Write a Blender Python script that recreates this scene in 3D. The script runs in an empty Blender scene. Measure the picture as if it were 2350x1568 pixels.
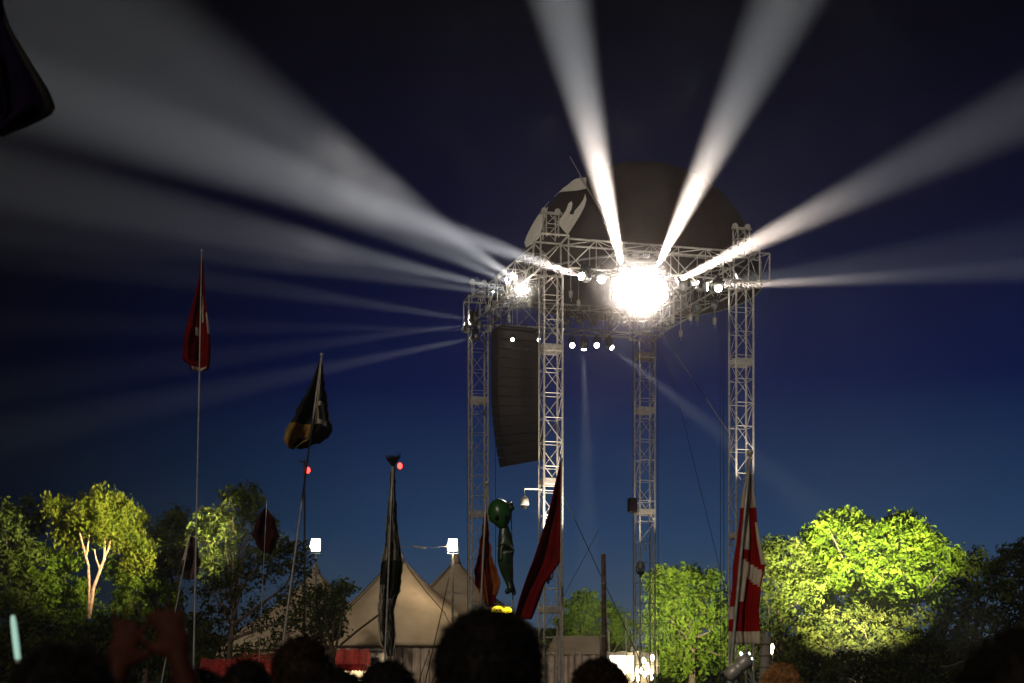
import bpy, bmesh, math, random
from mathutils import Vector, Matrix, Quaternion, noise
R = math.radians
rnd = random.Random(7)
scene = bpy.context.scene
C = scene.collection
EYE = 1.65
def W(u, v, D):
    """point seen at (u, v) of the 2350x1568 photograph, D metres in front of the camera"""
    return Vector(((u-1175)/3290*D, D, EYE+(1556-v)/3290*D))

# ------------------------------------------------------------------ camera, sky, exposure
cd = bpy.data.cameras.new('camera'); cam = bpy.data.objects.new('camera', cd); C.objects.link(cam)
cam.location = (0, 0, EYE); cam.rotation_euler = (R(90), 0, 0)
cd.sensor_width = 36; cd.lens = 36*3290/2350; cd.shift_y = (1556-784)/2350
cd.clip_start = 0.1; cd.clip_end = 3000
cd.dof.use_dof = True; cd.dof.focus_distance = 64; cd.dof.aperture_fstop = 3.6
scene.camera = cam
world = bpy.data.worlds.new('World'); scene.world = world; world.use_nodes = True
nt = world.node_tree; bg = nt.nodes['Background']
sky = nt.nodes.new('ShaderNodeTexSky'); sky.sky_type = 'NISHITA'; sky.sun_disc = False
sky.sun_elevation = R(-5.2); sky.sun_rotation = R(0); sky.altitude = 0; sky.air_density = 1.0; sky.dust_density = 0.4; sky.ozone_density = 3.0
SKY = 1.0
geo = nt.nodes.new('ShaderNodeTexCoord'); sep = nt.nodes.new('ShaderNodeSeparateXYZ'); nt.links.new(geo.outputs['Generated'], sep.inputs[0])
ramp = nt.nodes.new('ShaderNodeValToRGB'); nt.links.new(sep.outputs['Z'], ramp.inputs[0])
for i, (p, c) in enumerate([(0.0, (.058, .085, .115)), (.10, (.017, .045, .105)), (.20, (.0006, .005, .046)), (.30, (.0003, .0006, .015)), (.42, (.0, .0, .0015))]):
    e = ramp.color_ramp.elements[i] if i < 2 else ramp.color_ramp.elements.new(p)
    e.position = p; e.color = (*c, 1)
mixs = nt.nodes.new('ShaderNodeMixRGB'); mixs.blend_type = 'ADD'; mixs.inputs[0].default_value = .03
nt.links.new(ramp.outputs[0], mixs.inputs[1]); nt.links.new(sky.outputs[0], mixs.inputs[2])
mr = nt.nodes.new('ShaderNodeMapRange'); mr.inputs[1].default_value = -.36; mr.inputs[2].default_value = .0; mr.inputs[3].default_value = .10; mr.inputs[4].default_value = 1
mr.interpolation_type = 'SMOOTHSTEP'; nt.links.new(sep.outputs['X'], mr.inputs[0])   # the twilight glow is off to the right
dim = nt.nodes.new('ShaderNodeVectorMath'); dim.operation = 'SCALE'; nt.links.new(mixs.outputs[0], dim.inputs[0]); nt.links.new(mr.outputs[0], dim.inputs['Scale'])
nt.links.new(dim.outputs[0], bg.inputs[0]); bg.inputs[1].default_value = SKY
sl = bpy.data.lights.new('moonlight', 'SUN'); sl.energy = 0.68; sl.angle = R(2); sl.color = (1.0, .88, .72)  # sun lamp added as a warm front fill for flags and towers
so = bpy.data.objects.new('moonlight', sl); C.objects.link(so); so.rotation_euler = (R(62), 0, R(-24))
scene.view_settings.view_transform = 'Standard'; scene.view_settings.look = 'None'
scene.view_settings.exposure = 0; scene.view_settings.gamma = 1
cy = scene.cycles
cy.use_denoising = True; cy.volume_bounces = 0; cy.max_bounces = 5; cy.diffuse_bounces = 2; cy.glossy_bounces = 2
cy.transparent_max_bounces = 8; cy.use_light_tree = True; cy.sample_clamp_indirect = 4; cy.sample_clamp_direct = 0
cy.caustics_reflective = False; cy.caustics_refractive = False

# ------------------------------------------------------------------ helpers
def mat(name, col, rough=.6, metal=0., noise_scale=0, col2=None, emit=None, es=0, bump=0, trans=0, sheen=0):
    m = bpy.data.materials.new(name); m.use_nodes = True; n = m.node_tree.nodes; l = m.node_tree.links
    b = n['Principled BSDF']; b.inputs['Base Color'].default_value = (*col, 1)
    b.inputs['Roughness'].default_value = rough; b.inputs['Specular IOR Level'].default_value = .5 if rough < .7 or metal else .15; b.inputs['Metallic'].default_value = metal
    if noise_scale:
        tc = n.new('ShaderNodeTexCoord'); nz = n.new('ShaderNodeTexNoise'); nz.inputs['Scale'].default_value = noise_scale
        nz.inputs['Detail'].default_value = 5; l.new(tc.outputs['Object'], nz.inputs['Vector'])
        cr = n.new('ShaderNodeValToRGB'); cr.color_ramp.elements[0].position = .35; cr.color_ramp.elements[1].position = .65
        c2 = col2 or tuple(c*.55 for c in col)
        cr.color_ramp.elements[0].color = (*c2, 1); cr.color_ramp.elements[1].color = (*col, 1)
        l.new(nz.outputs['Fac'], cr.inputs[0]); l.new(cr.outputs[0], b.inputs['Base Color'])
        if bump:
            bp = n.new('ShaderNodeBump'); bp.inputs['Strength'].default_value = bump; bp.inputs['Distance'].default_value = .03
            l.new(nz.outputs['Fac'], bp.inputs['Height']); l.new(bp.outputs[0], b.inputs['Normal'])
    if emit:
        b.inputs['Emission Color'].default_value = (*emit, 1); b.inputs['Emission Strength'].default_value = es
        m.cycles.emission_sampling = 'NONE' if es > 3 else 'AUTO'
    if trans:
        t = n.new('ShaderNodeBsdfTranslucent'); mx = n.new('ShaderNodeMixShader'); mx.inputs[0].default_value = trans
        t.inputs[0].default_value = (*col, 1)
        src = b.inputs['Base Color'].links
        if src: l.new(src[0].from_socket, t.inputs[0])
        l.new(b.outputs[0], mx.inputs[1]); l.new(t.outputs[0], mx.inputs[2]); l.new(mx.outputs[0], n['Material Output'].inputs[0])
    return m

class MB:
    """collects shapes into one mesh"""
    def __init__(s): s.v = []; s.f = []; s.mi = []; s.cur = 0
    def add(s, vs, fs):
        o = len(s.v); s.v += [tuple(x) for x in vs]; s.f += [tuple(i+o for i in f) for f in fs]; s.mi += [s.cur]*len(fs)
    def box(s, c, d, rot=None, bev=0):
        hx, hy, hz = d[0]/2, d[1]/2, d[2]/2; c = Vector(c)
        if bev:
            b = min(bev, hx*.9, hy*.9, hz*.9); vs = []
            pts = [(-hx+b, -hy), (hx-b, -hy), (hx, -hy+b), (hx, hy-b), (hx-b, hy), (-hx+b, hy), (-hx, hy-b), (-hx, -hy+b)]
            rings = []
            for z, k in ((-hz, b), (-hz+b, 0), (hz-b, 0), (hz, b)):
                rings.append([Vector((x*(1-k/hx), y*(1-k/hy), z)) for x, y in pts])
            vs = [p for r in rings for p in r]
            fs = [tuple(range(7, -1, -1)), tuple(range(24, 32))]
            for k in range(3):
                for i in range(8): j = (i+1) % 8; fs.append((k*8+i, k*8+j, k*8+8+j, k*8+8+i))
        else:
            vs = [Vector((x, y, z)) for x in (-hx, hx) for y in (-hy, hy) for z in (-hz, hz)]
            fs = [(0, 1, 3, 2), (4, 6, 7, 5), (0, 4, 5, 1), (2, 3, 7, 6), (0, 2, 6, 4), (1, 5, 7, 3)]
        if rot is not None: vs = [rot @ p for p in vs]
        s.add([p+c for p in vs], fs)
    def tube(s, pts, r, n=6, cap=True):
        pts = [Vector(p) for p in pts]; rr = r if isinstance(r, (list, tuple)) else [r]*len(pts)
        vs = []; fs = []; up0 = None
        for i, p in enumerate(pts):
            d = (pts[min(i+1, len(pts)-1)]-pts[max(i-1, 0)]).normalized()
            a = Vector((0, 0, 1)) if abs(d.z) < .9 else Vector((1, 0, 0))
            x = d.cross(a).normalized(); y = d.cross(x)
            if up0 is not None and x.dot(up0) < 0 and abs(d.z) < .99: pass
            for k in range(n):
                t = 2*math.pi*k/n; vs.append(p+(x*math.cos(t)+y*math.sin(t))*rr[i])
        for i in range(len(pts)-1):
            for k in range(n): j = (k+1) % n; fs.append((i*n+k, i*n+j, (i+1)*n+j, (i+1)*n+k))
        if cap: fs.append(tuple(range(n-1, -1, -1))); fs.append(tuple(range((len(pts)-1)*n, len(pts)*n)))
        s.add(vs, fs)
    def ball(s, c, r, seg=12, ring=8, sc=(1, 1, 1), rot=None, fn=None):
        c = Vector(c); vs = []; fs = []
        for i in range(ring+1):
            th = math.pi*i/ring
            for k in range(seg):
                ph = 2*math.pi*k/seg
                p = Vector((math.sin(th)*math.cos(ph)*sc[0], math.sin(th)*math.sin(ph)*sc[1], math.cos(th)*sc[2]))*r
                if fn: p = fn(p)
                if rot is not None: p = rot @ p
                vs.append(p+c)
        for i in range(ring):
            for k in range(seg): j = (k+1) % seg; fs.append((i*seg+k, (i+1)*seg+k, (i+1)*seg+j, i*seg+j))
        s.add(vs, fs)
    def lathe(s, prof, c=(0, 0, 0), n=16, rot=None):
        c = Vector(c); vs = []; fs = []
        for r, z in prof:
            for k in range(n):
                t = 2*math.pi*k/n; p = Vector((r*math.cos(t), r*math.sin(t), z))
                if rot is not None: p = rot @ p
                vs.append(p+c)
        for i in range(len(prof)-1):
            for k in range(n): j = (k+1) % n; fs.append((i*n+k, i*n+j, (i+1)*n+j, (i+1)*n+k))
        fs.append(tuple(range(n-1, -1, -1))); fs.append(tuple(range((len(prof)-1)*n, len(prof)*n)))
        s.add(vs, fs)
    def build(s, name, m, parent=None, smooth=False, loc=None):
        me = bpy.data.meshes.new(name); me.from_pydata(s.v, [], s.f)
        for x in (m if isinstance(m, (list, tuple)) else [m]): me.materials.append(x)
        if isinstance(m, (list, tuple)): me.polygons.foreach_set('material_index', s.mi)
        if smooth: me.polygons.foreach_set('use_smooth', [True]*len(me.polygons))
        me.validate(); me.update()
        o = bpy.data.objects.new(name, me); C.objects.link(o)
        if loc is not None: o.location = loc
        if parent is not None: o.parent = parent
        return o
def tag(o, label=None, cat=None, group=None, kind=None):
    if label: o['label'] = label
    if cat: o['category'] = cat
    if group: o['group'] = group
    if kind: o['kind'] = kind
    return o
def thing(name, label, cat, loc, group=None, rz=0):
    o = bpy.data.objects.new(name, None); C.objects.link(o); o.location = loc; o.rotation_euler = (0, 0, rz)
    o.empty_display_size = .3
    return tag(o, label, cat, group)
def copy_tree(o, parent=None):
    c = o.copy(); C.objects.link(c)
    if parent is not None: c.parent = parent
    for ch in list(o.children): copy_tree(ch, c)
    return c
def mod(o, kind, **kw):
    m = o.modifiers.new(kind.lower(), kind)
    for k, v in kw.items(): setattr(m, k, v)
    return m
def bake(o):
    """replace the object's mesh by its evaluated mesh"""
    dg = bpy.context.evaluated_depsgraph_get(); dg.update()
    me = bpy.data.meshes.new_from_object(o.evaluated_get(dg)); o.modifiers.clear(); o.data = me
    return o

M = {}
M['alu'] = mat('aluminium', (.58, .53, .46), .42, .35, 9, (.36, .33, .29))
M['alu_dark'] = mat('dull_steel', (.3, .29, .27), .5, .4, 6)
M['black'] = mat('black_paint', (.006, .005, .005), .8, 0, 12, (.01, .009, .009))
M['grille'] = mat('speaker_grille', (.012, .006, .004), .8, 0, 40, (.005, .003, .003))
M['rope'] = mat('rope', (.28, .22, .14), .9, 0, 20)
M['cable'] = mat('cable', (.03, .035, .04), .7, 0, 20)
M['wood'] = mat('weathered_wood', (.16, .10, .06), .85, 0, 7, (.07, .04, .025), bump=.4)
M['bark'] = mat('bark', (.14, .1, .07), .9, 0, 6, (.06, .045, .03), bump=.6)
M['birchbark'] = mat('birch_bark', (.6, .36, .24), .8, 0, 4, (.3, .16, .1), bump=.4)  # orange lamplight on the trunks is put into the bark colour
M['grass'] = mat('grass', (.05, .07, .02), .95, 0, 2, (.03, .035, .015), bump=.6)
M['trodden'] = mat('trodden_ground', (.07, .06, .04), .95, 0, 3, (.04, .05, .02), bump=.6)
M['skin'] = mat('skin', (.42, .2, .13), .6, 0, 30, (.36, .16, .1))
M['redcloth'] = mat('red_flag_cloth', (.30, .012, .012), .8, 0, 6, (.2, .008, .008), trans=.35)

# ------------------------------------------------------------------ ground
g = MB(); g.add([(-1200, -200, 0), (1200, -200, 0), (1200, 2000, 0), (-1200, 2000, 0)], [(0, 1, 2, 3)])
tag(g.build('ground', M['grass']), kind='structure')
g = MB(); n = 40
edge = [(math.cos(t)*(46+4*math.sin(3*t)), 45+math.sin(t)*(52+3*math.cos(5*t)), .004) for t in [2*math.pi*k/n for k in range(n)]]
g.add([(0, 45, .004)]+edge, [(0, 1+k, 1+(k+1) % n) for k in range(n)])
tag(g.build('trodden_field', M['trodden']), kind='structure')

# ------------------------------------------------------------------ haze
HAZE = 0.00036
hz = MB(); hz.box((0, 75, 29), (270, 170, 62))
hm = bpy.data.materials.new('haze'); hm.use_nodes = True; hm.node_tree.nodes.clear()
ho = hm.node_tree.nodes.new('ShaderNodeOutputMaterial'); pv = hm.node_tree.nodes.new('ShaderNodeVolumePrincipled')
pv.inputs['Color'].default_value = (.84, .89, .97, 1); pv.inputs['Density'].default_value = HAZE; pv.inputs['Anisotropy'].default_value = .45
hm.node_tree.links.new(pv.outputs[0], ho.inputs['Volume'])
tag(hz.build('haze', hm), 'thin drifting stage smoke filling the night air', 'haze', kind='stuff')

# ------------------------------------------------------------------ trusses
def truss_mesh(b, p, q, w, h, bay, side, up, rc=.028, rl=.016, lace=True):
    """four chord box truss from p to q; side/up span its section"""
    p = Vector(p); q = Vector(q); L = (q-p).length; d = (q-p)/L
    cs = [side*(sx*w/2)+up*(sz*h/2) for sx, sz in ((-1, -1), (1, -1), (1, 1), (-1, 1))]
    for c in cs: b.tube([p+c, q+c], rc, 6)
    nb = max(1, round(L/bay)); st = L/nb
    for k in range(4):
        a, c = cs[k], cs[(k+1) % 4]
        for i in range(nb):
            s0 = p+d*(i*st); s1 = p+d*((i+1)*st)
            if (i+k) % 2 == 0: b.tube([s0+a, s1+c], rl, 4)
            else: b.tube([s0+c, s1+a], rl, 4)
            if i: b.tube([s0+a, s0+c], rl*.9, 4)
XA = (W(1264, 0, 62)-W(1264, 1556, 62)); 
TB = Vector((1.68, 62, 0)); TD = Vector((10.25, 64.1, 0)); TA = Vector((-1.69, 72, 0)); TC = Vector((6.86, 74, 0))
axf = (TD-TB).normalized(); axs = Vector((-axf.y, axf.x, 0)); UP = Vector((0, 0, 1))
ZT = 20.55; ZB = 19.3; ZM = (ZT+ZB)/2
def tower(base, label, plates, extra=1.2, w=.82):
    t = thing('truss_tower', label, 'truss tower', base, 'four truss towers holding the lighting roof')
    b = MB(); truss_mesh(b, (0, 0, .25), (0, 0, ZB-.15), w, w, 1.05, axf, axs, .048, .016)
    for k in range(4):
        pass
    b.build('frame', M['alu'], t)
    for z in plates:
        b = MB()
        for s in (-1, 1):
            b.box(axs*(s*(w/2+.01))+UP*z, (w*.92, .03, .27), Matrix.Rotation(math.atan2(axf.y, axf.x), 3, 'Z'), .01)
            b.box(axf*(s*(w/2+.01))+UP*z, (.03, w*.8, .27), Matrix.Rotation(math.atan2(axf.y, axf.x), 3, 'Z'), .01)
        b.build('connector_plate', M['alu'], t)
    b = MB(); b.box((0, 0, .12), (2.0, 2.0, .12), Matrix.Rotation(math.atan2(axf.y, axf.x), 3, 'Z'), .03)
    for sx in (-1, 1):
        for sy in (-1, 1): b.tube([axf*sx*1.3+axs*sy*1.3+UP*.03, axf*sx*.4+axs*sy*.4+UP*1.6], .03)
    b.build('base', M['alu_dark'], t)
    b = MB(); rz = Matrix.Rotation(math.atan2(axf.y, axf.x), 3, 'Z')   # sleeve block and hoist head on top
    for sx in (-1, 1):
        for sy in (-1, 1):
            c = axf*sx*.62+axs*sy*.62
            b.tube([c+UP*(ZB-.1), c+UP*(ZT+.1)], .04)
    for z in (ZB-.1, ZT+.1):
        for s in (-1, 1):
            b.tube([axf*-.62+axs*s*.62+UP*z, axf*.62+axs*s*.62+UP*z], .045)
            b.tube([axs*-.62+axf*s*.62+UP*z, axs*.62+axf*s*.62+UP*z], .045)
    b.tube([axf*-.62-axs*.62+UP*(ZB-.1), axf*.62-axs*.62+UP*(ZT+.1)], .02)
    b.tube([axf*.62+axs*.62+UP*(ZB-.1), axf*-.62+axs*.62+UP*(ZT+.1)], .02)
    b.build('sleeve_block', M['alu'], t)
    b = MB()
    truss_mesh(b, (0, 0, ZT+.1), (0, 0, ZT+extra), .55, .55, .5, axf, axs, .03, .016)
    b.tube([axf*-.45+UP*(ZT+extra), axf*.5+UP*(ZT+extra)], .06)
    b.lathe([(.13, -.06), (.13, .06)], axf*.3+UP*(ZT+extra+.08), 12, Matrix.Rotation(R(90), 3, 'X'))
    b.lathe([(.13, -.06), (.13, .06)], axf*-.3+UP*(ZT+extra+.08), 12, Matrix.Rotation(R(90), 3, 'X'))
    b.build('hoist_head', M['alu'], t)
    return t
zat = lambda v, D: EYE+(1556-v)/3290*D
tower(TB, 'front truss tower nearest the camera, brightly lit, with the speaker stack hanging beside it', [zat(803, 62), zat(1107, 62), 4.6])
tower(TD, 'truss tower behind the red and white flag, rightmost of the four', [zat(833, 64.1), 8.0])
tower(TA, 'leftmost truss tower, left of the hanging black speaker stack', [zat(920, 72), zat(1180, 72), 5.2], .9)
tower(TC, 'rear truss tower below the brightest lamps, with a black loudspeaker box on its left side', [zat(818, 74), zat(943, 74), zat(1176, 74)], .9)
def beam_truss(p, q, label):
    t = thing('roof_truss', label, 'roof truss', p+UP*ZM, 'box trusses forming the lighting roof')
    b = MB(); d = (q-p).normalized(); s = Vector((-d.y, d.x, 0))
    truss_mesh(b, d*.64, (q-p)-d*.64, 1.0, ZT-ZB, 1.25, s, UP, .042, .022)
    b.build('frame', M['alu'], t); return t
beam_truss(TB, TD, 'long front box truss spanning in front of the brightest lamps')
beam_truss(TA, TC, 'rear box truss spanning behind the brightest lamps above the low row of four lamps')
beam_truss(TB, TA, 'side box truss on the left carrying the lamps above the speaker stack')
beam_truss(TD, TC, 'side box truss on the right running back from the rightmost tower')
# stub that sticks out past the right tower
t = thing('truss_stub', 'short truss end sticking out right of the rightmost tower', 'truss end', TD+UP*ZM)
b = MB(); truss_mesh(b, axf*.66, axf*1.15, 1.0, ZT-ZB, .5, axs, UP, .042, .02)
for s in (-.5, .5): b.tube([axf*1.15+axs*s-UP*.62, axf*1.15+axs*s+UP*.62], .04)
b.build('frame', M['alu'], t)

# ------------------------------------------------------------------ stage lamps
def aim(frm, to):
    return (Vector(to)-Vector(frm)).to_track_quat('-Z', 'Y')
lens_mats = {}
def lens_mat(col, s):
    k = (col, s)
    if k not in lens_mats: lens_mats[k] = mat('lamp_lens', (.8, .8, .8), .3, emit=col, es=s)
    return lens_mats[k]
M['lens_off'] = mat('unlit_lens', (.25, .27, .3), .15, .2, 8)
lamp_cache = {}
def lamp_meshes():
    if lamp_cache: return
    b = MB(); b.box((0, 0, .34), (.34, .28, .12), None, .03); b.box((0, 0, .43), (.12, .12, .08)); b.tube([(-.05, 0, .5), (.05, 0, .5)], .05, 8)
    lamp_cache['base'] = b
    b = MB()
    for s in (-1, 1): b.box((s*.2, 0, .12), (.04, .14, .36), None, .015)
    b.box((0, 0, .27), (.42, .14, .05), None, .015)
    lamp_cache['yoke'] = b
    b = MB(); b.lathe([(.07, .22), (.13, .2), (.16, .1), (.165, -.1), (.15, -.22)], n=14)
    for z in (-.04, .02, .08): b.lathe([(.172, z-.01), (.172, z+.01)], n=14)
    lamp_cache['head'] = b
    b = MB(); b.lathe([(.135, -.215), (.13, -.235), (.07, -.25), (.01, -.255)], n=14); lamp_cache['lens'] = b
lamp_meshes()
def stage_lamp(pos, target, label, col=(1, .96, .88), lens=45, beam=None, angle=6, blend=.9, group='stage lamps hung under the roof trusses', size=1.0, radius=.12, lcol=None):
    pos = Vector(pos)
    t = thing('stage_lamp', label, 'stage lamp', pos, group); t.scale = (size,)*3
    up = (Vector(target)-pos).normalized().z > .35
    up = (Vector(target)-pos).normalized().z > .35; bo = lamp_cache['base'].build('base', M['black'], t)
    if up: bo.rotation_euler = (R(180), 0, 0)
    q = aim(pos, target)
    d = Vector(target)-pos; yaw = math.atan2(-d.x, d.y)
    y = lamp_cache['yoke'].build('yoke', M['black'], t); y.rotation_euler = (R(180) if up else 0, 0, yaw)
    h = lamp_cache['head'].build('lamp_head', M['alu_dark'], t, True); h.rotation_mode = 'QUATERNION'; h.rotation_quaternion = q
    e = lamp_cache['lens'].build('lens', lens_mat(col, lens) if lens else M['lens_off'], h, True)
    if beam:
        l = bpy.data.lights.new('lamp_beam', 'SPOT'); l.energy = beam; l.spot_size = R(angle); l.spot_blend = blend
        l.shadow_soft_size = radius; l.color = lcol or col
        o = bpy.data.objects.new('lamp_beam', l); C.objects.link(o); o.parent = h; o.location = (0, 0, -.3)
    return t
K = 10.5e6
WH = (1, .97, .92)
# lit lamps on the left side truss (front tower to left tower)
L = stage_lamp
L(W(1203, 653, 64.5), W(250, 45, 95), 'glaring lamp at the left, topmost of the left cluster, throwing the widest beam up left', beam=.66*K, angle=13.5, blend=1, lcol=WH, size=1.3, lens=80)
L(W(1190, 658, 65.5), W(250, 225, 90), 'glaring lamp second from the top of the left cluster, beam slanting up left', beam=.42*K, angle=10.5, blend=1, lcol=WH, size=1.2, lens=80)
L(W(1178, 668, 66.5), W(300, 470, 84), 'lit lamp third from the top of the left cluster, beam nearly level to the left', beam=.65*K, angle=8, blend=1, lcol=WH, size=1.1)
L(W(1164, 678, 67.5), W(150, 520, 84), 'smaller lit lamp lowest of the left cluster beside the glare', beam=.28*K, angle=7, blend=1, lcol=WH)
L(W(1089, 735, 71), W(200, 600, 84), 'oval lit lamp on top of the leftmost tower, right one of the pair', beam=.22*K, angle=6, blend=1, lcol=WH, size=1.1)
L(W(1078, 743, 71.6), W(200, 860, 84), 'oval lit lamp at the outer edge of the leftmost tower, left one of the pair', beam=.13*K, angle=6, blend=1, lcol=WH)
L(W(1072, 757, 71.8), W(200, 745, 86), 'dim lamp tucked outside the leftmost tower, faint level beam', beam=.09*K, angle=4.5, blend=1, lcol=WH, lens=6)
L(W(1090, 775, 71.5), W(200, 960, 84), 'dim lamp just under the pair on the leftmost tower, beam slanting down left', beam=.15*K, angle=6.5, blend=1, lcol=WH, lens=6)
# front truss, centre
L(W(1432, 632, 62.0), W(1240, -200, 57), 'central lamp whose beam rises steeply up and left over the truss', beam=.6*K, angle=16, blend=1, lcol=WH, size=1.2, lens=90)
L(W(1500, 632, 62.2), W(1850, -100, 57), 'central lamp whose beam rises up and right past the dark dome', beam=.52*K, angle=18, blend=1, lcol=WH, size=1.2, lens=90)
L(W(1540, 652, 62.5), W(2350, 250, 60), 'lamp right of the glare throwing a beam up over the rightmost tower', beam=.32*K, angle=13, blend=1, lcol=WH, size=1.2, lens=80)
L(W(1572, 657, 63.6), W(2350, 560, 80), 'oval lamp first right of the central glare, faint beam to the right', beam=.5*K, angle=9, blend=1, lcol=WH, size=1.2)
L(W(1610, 660, 63.7), W(2350, 620, 60), 'oval lamp second right of the central glare', beam=.25*K, angle=6, blend=1, lcol=WH, size=1.15)
L(W(1648, 663, 62.4), (4, 0, 4), 'oval lamp third right of the central glare, nearest the rightmost tower', size=1.1)
L(W(1343, 637, 61.7), W(1050, 540, 55), 'round lamp at the left end of the central glare, beam to the left', beam=.3*K, angle=7, blend=1, lcol=WH, size=1.2)
L(W(1380, 642, 62.8), (0, 0, 4), 'round lamp between the left end lamp and the central glare', size=1.2, beam=.0001*K, angle=60, lens=80)
# the glare itself: a bank of lamps turned at the camera
rows = [('top', 630, 3, 1446), ('second', 655, 5, 1418), ('third', 680, 5, 1420), ('bottom', 704, 3, 1448)]
for rn, v, cnt, u0 in rows:
    for i in range(cnt):
        lit = (rn, i) in (('second', 1), ('second', 3), ('third', 2))
        L(W(u0+i*25, v, 62.2), (1, 0, 2), 'blinding white lamp of the central bank, %s row, %s from the left' % (rn, ('first', 'second', 'third', 'fourth', 'fifth')[i]), lens=150, size=1.6,
          beam=3000 if lit else None, angle=165, blend=1, radius=.25, lcol=(1, .8, .66), group='blinding lamps of the central bank')
def smoke_puff(c, r, dens, name, label, col=(.95, .93, .92), patchy=0, power=3.6):
    b = MB(); b.ball((0, 0, 0), 1, 24, 14, r); m = bpy.data.materials.new('smoke'); m.use_nodes = True; n = m.node_tree.nodes; l = m.node_tree.links; n.clear()
    o_ = n.new('ShaderNodeOutputMaterial'); v_ = n.new('ShaderNodeVolumePrincipled'); tc = n.new('ShaderNodeTexCoord')
    mp = n.new('ShaderNodeMapping'); mp.inputs['Scale'].default_value = (1/r[0], 1/r[1], 1/r[2]); l.new(tc.outputs['Object'], mp.inputs[0])
    ln = n.new('ShaderNodeVectorMath'); ln.operation = 'LENGTH'; l.new(mp.outputs[0], ln.inputs[0])
    s1 = n.new('ShaderNodeMath'); s1.operation = 'SUBTRACT'; s1.inputs[0].default_value = 1; s1.use_clamp = True; l.new(ln.outputs['Value'], s1.inputs[1])
    pw = n.new('ShaderNodeMath'); pw.operation = 'POWER'; pw.inputs[1].default_value = power; l.new(s1.outputs[0], pw.inputs[0])
    ml = n.new('ShaderNodeMath'); ml.operation = 'MULTIPLY'; ml.inputs[1].default_value = dens; l.new(pw.outputs[0], ml.inputs[0])
    dn = ml.outputs[0]
    if patchy:
        nz = n.new('ShaderNodeTexNoise'); nz.inputs['Scale'].default_value = patchy; nz.inputs['Detail'].default_value = 3; l.new(tc.outputs['Object'], nz.inputs[0])
        mr_ = n.new('ShaderNodeMapRange'); mr_.inputs[1].default_value = .42; mr_.inputs[2].default_value = .68; l.new(nz.outputs['Fac'], mr_.inputs[0])
        m2 = n.new('ShaderNodeMath'); m2.operation = 'MULTIPLY'; l.new(dn, m2.inputs[0]); l.new(mr_.outputs[0], m2.inputs[1]); dn = m2.outputs[0]
    l.new(dn, v_.inputs['Density']); v_.inputs['Color'].default_value = (*col, 1); v_.inputs['Anisotropy'].default_value = .2
    l.new(v_.outputs[0], o_.inputs['Volume']); o = b.build(name, m, None, loc=c); return tag(o, label, 'smoke', kind='stuff')
smoke_puff(W(1466, 668, 61.4), (3.4, 2.4, 3.1), .22, 'smoke', 'bright smoke close round the blinding central lamps')  # smoke added to spread a lens glare round the bank
smoke_puff(W(1462, 660, 62.2), (15, 5, 13), .009, 'smoke', 'wide dim brownish smoke drifting round the whole lamp rig', (1, .82, .7), power=3.2)  # brown glow of the glare is put into the smoke colour
L(W(1198, 664, 64.2), (0, 0, 2), 'lit lamp of the left cluster turned straight at the camera, beside the topmost one', lens=120, size=1.4, beam=500, angle=165, blend=1, radius=.2, lcol=(1, .9, .78))  # extra lamp added to make this cluster glow
smoke_puff(W(1197, 660, 63.6), (2.0, 1.5, 1.9), .35, 'smoke', 'small glowing smoke cloud round the left lamp cluster')  # stands in for the glare of the left lamps

smoke_puff(W(760, 360, 73), (17, 9, 10), .0017, 'smoke', 'patchy drifting smoke caught in the wide left beams', patchy=.3)

# low row of four on the rear truss
for i, u in enumerate([1313, 1340, 1369, 1398]):
    tg = [W(1230, 1200, 71), W(1350, 1350, 72), W(1440, 1250, 70), W(1760, 1080, 68)][i]
    L(W(u, 793, 72.8), tg if i in (1, 3) else (3, 0, 2), ['leftmost', 'second from left', 'third from left', 'rightmost'][i]+' lamp of the low row of four below the rear truss', lens=35, size=.95, beam=[None, .05*K, None, .04*K][i], angle=9, blend=1, col=(1, .9, .8), lcol=WH, group='low row of four lamps')
# unlit lamps hanging under the trusses
off = [(1120, 712, 69.5, 'third from the left tower'), (1138, 700, 69, 'second from the left cluster'), (1220, 668, 64, 'next to the front tower'),
       (1600, 705, 68, 'left of the right side truss'), (1560, 700, 70, 'just right of and under the glare'), (1640, 700, 66.5, 'under the right side truss near its tower'), (1530, 745, 73.5, 'right of the rear tower'),
       (1300, 742, 72.6, 'left end of the rear truss'), (1330, 735, 72.8, 'second from the left end of the rear truss'), (1362, 738, 73, 'middle of the rear truss'), (1405, 742, 73.2, 'right of the middle of the rear truss'), (1435, 740, 73.4, 'just left of the rear tower'), (1175, 775, 72.2, 'above the speaker stack')]
for u, v, D, s in off:
    L(W(u, v, D), W(u+rnd.uniform(-80, 80), v+200, D-8), 'unlit grey stage lamp hanging '+s, lens=0, size=1.0, group='unlit stage lamps')


def wash(u, v, D, to, e, label, angle=70):  # fill lamps added to brighten the tower fronts
    L(W(u, v, D), to, label, lens=0, beam=e, angle=angle, lcol=(1, .88, .72), group='lamps washing the towers')
wash(1258, 1310, 60.2, TB+UP*12.5, 5500, 'small upturned lamp on the bright front tower behind the red pennant', 60)
wash(1470, 1300, 72.2, TC+UP*12.5, 700, 'small lamp on the front of the rear tower, turned up', 60)
wash(1716, 1150, 62.6, TD+UP*13.5, 900, 'small upturned lamp on the rightmost tower behind the red and white flag', 60)

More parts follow.
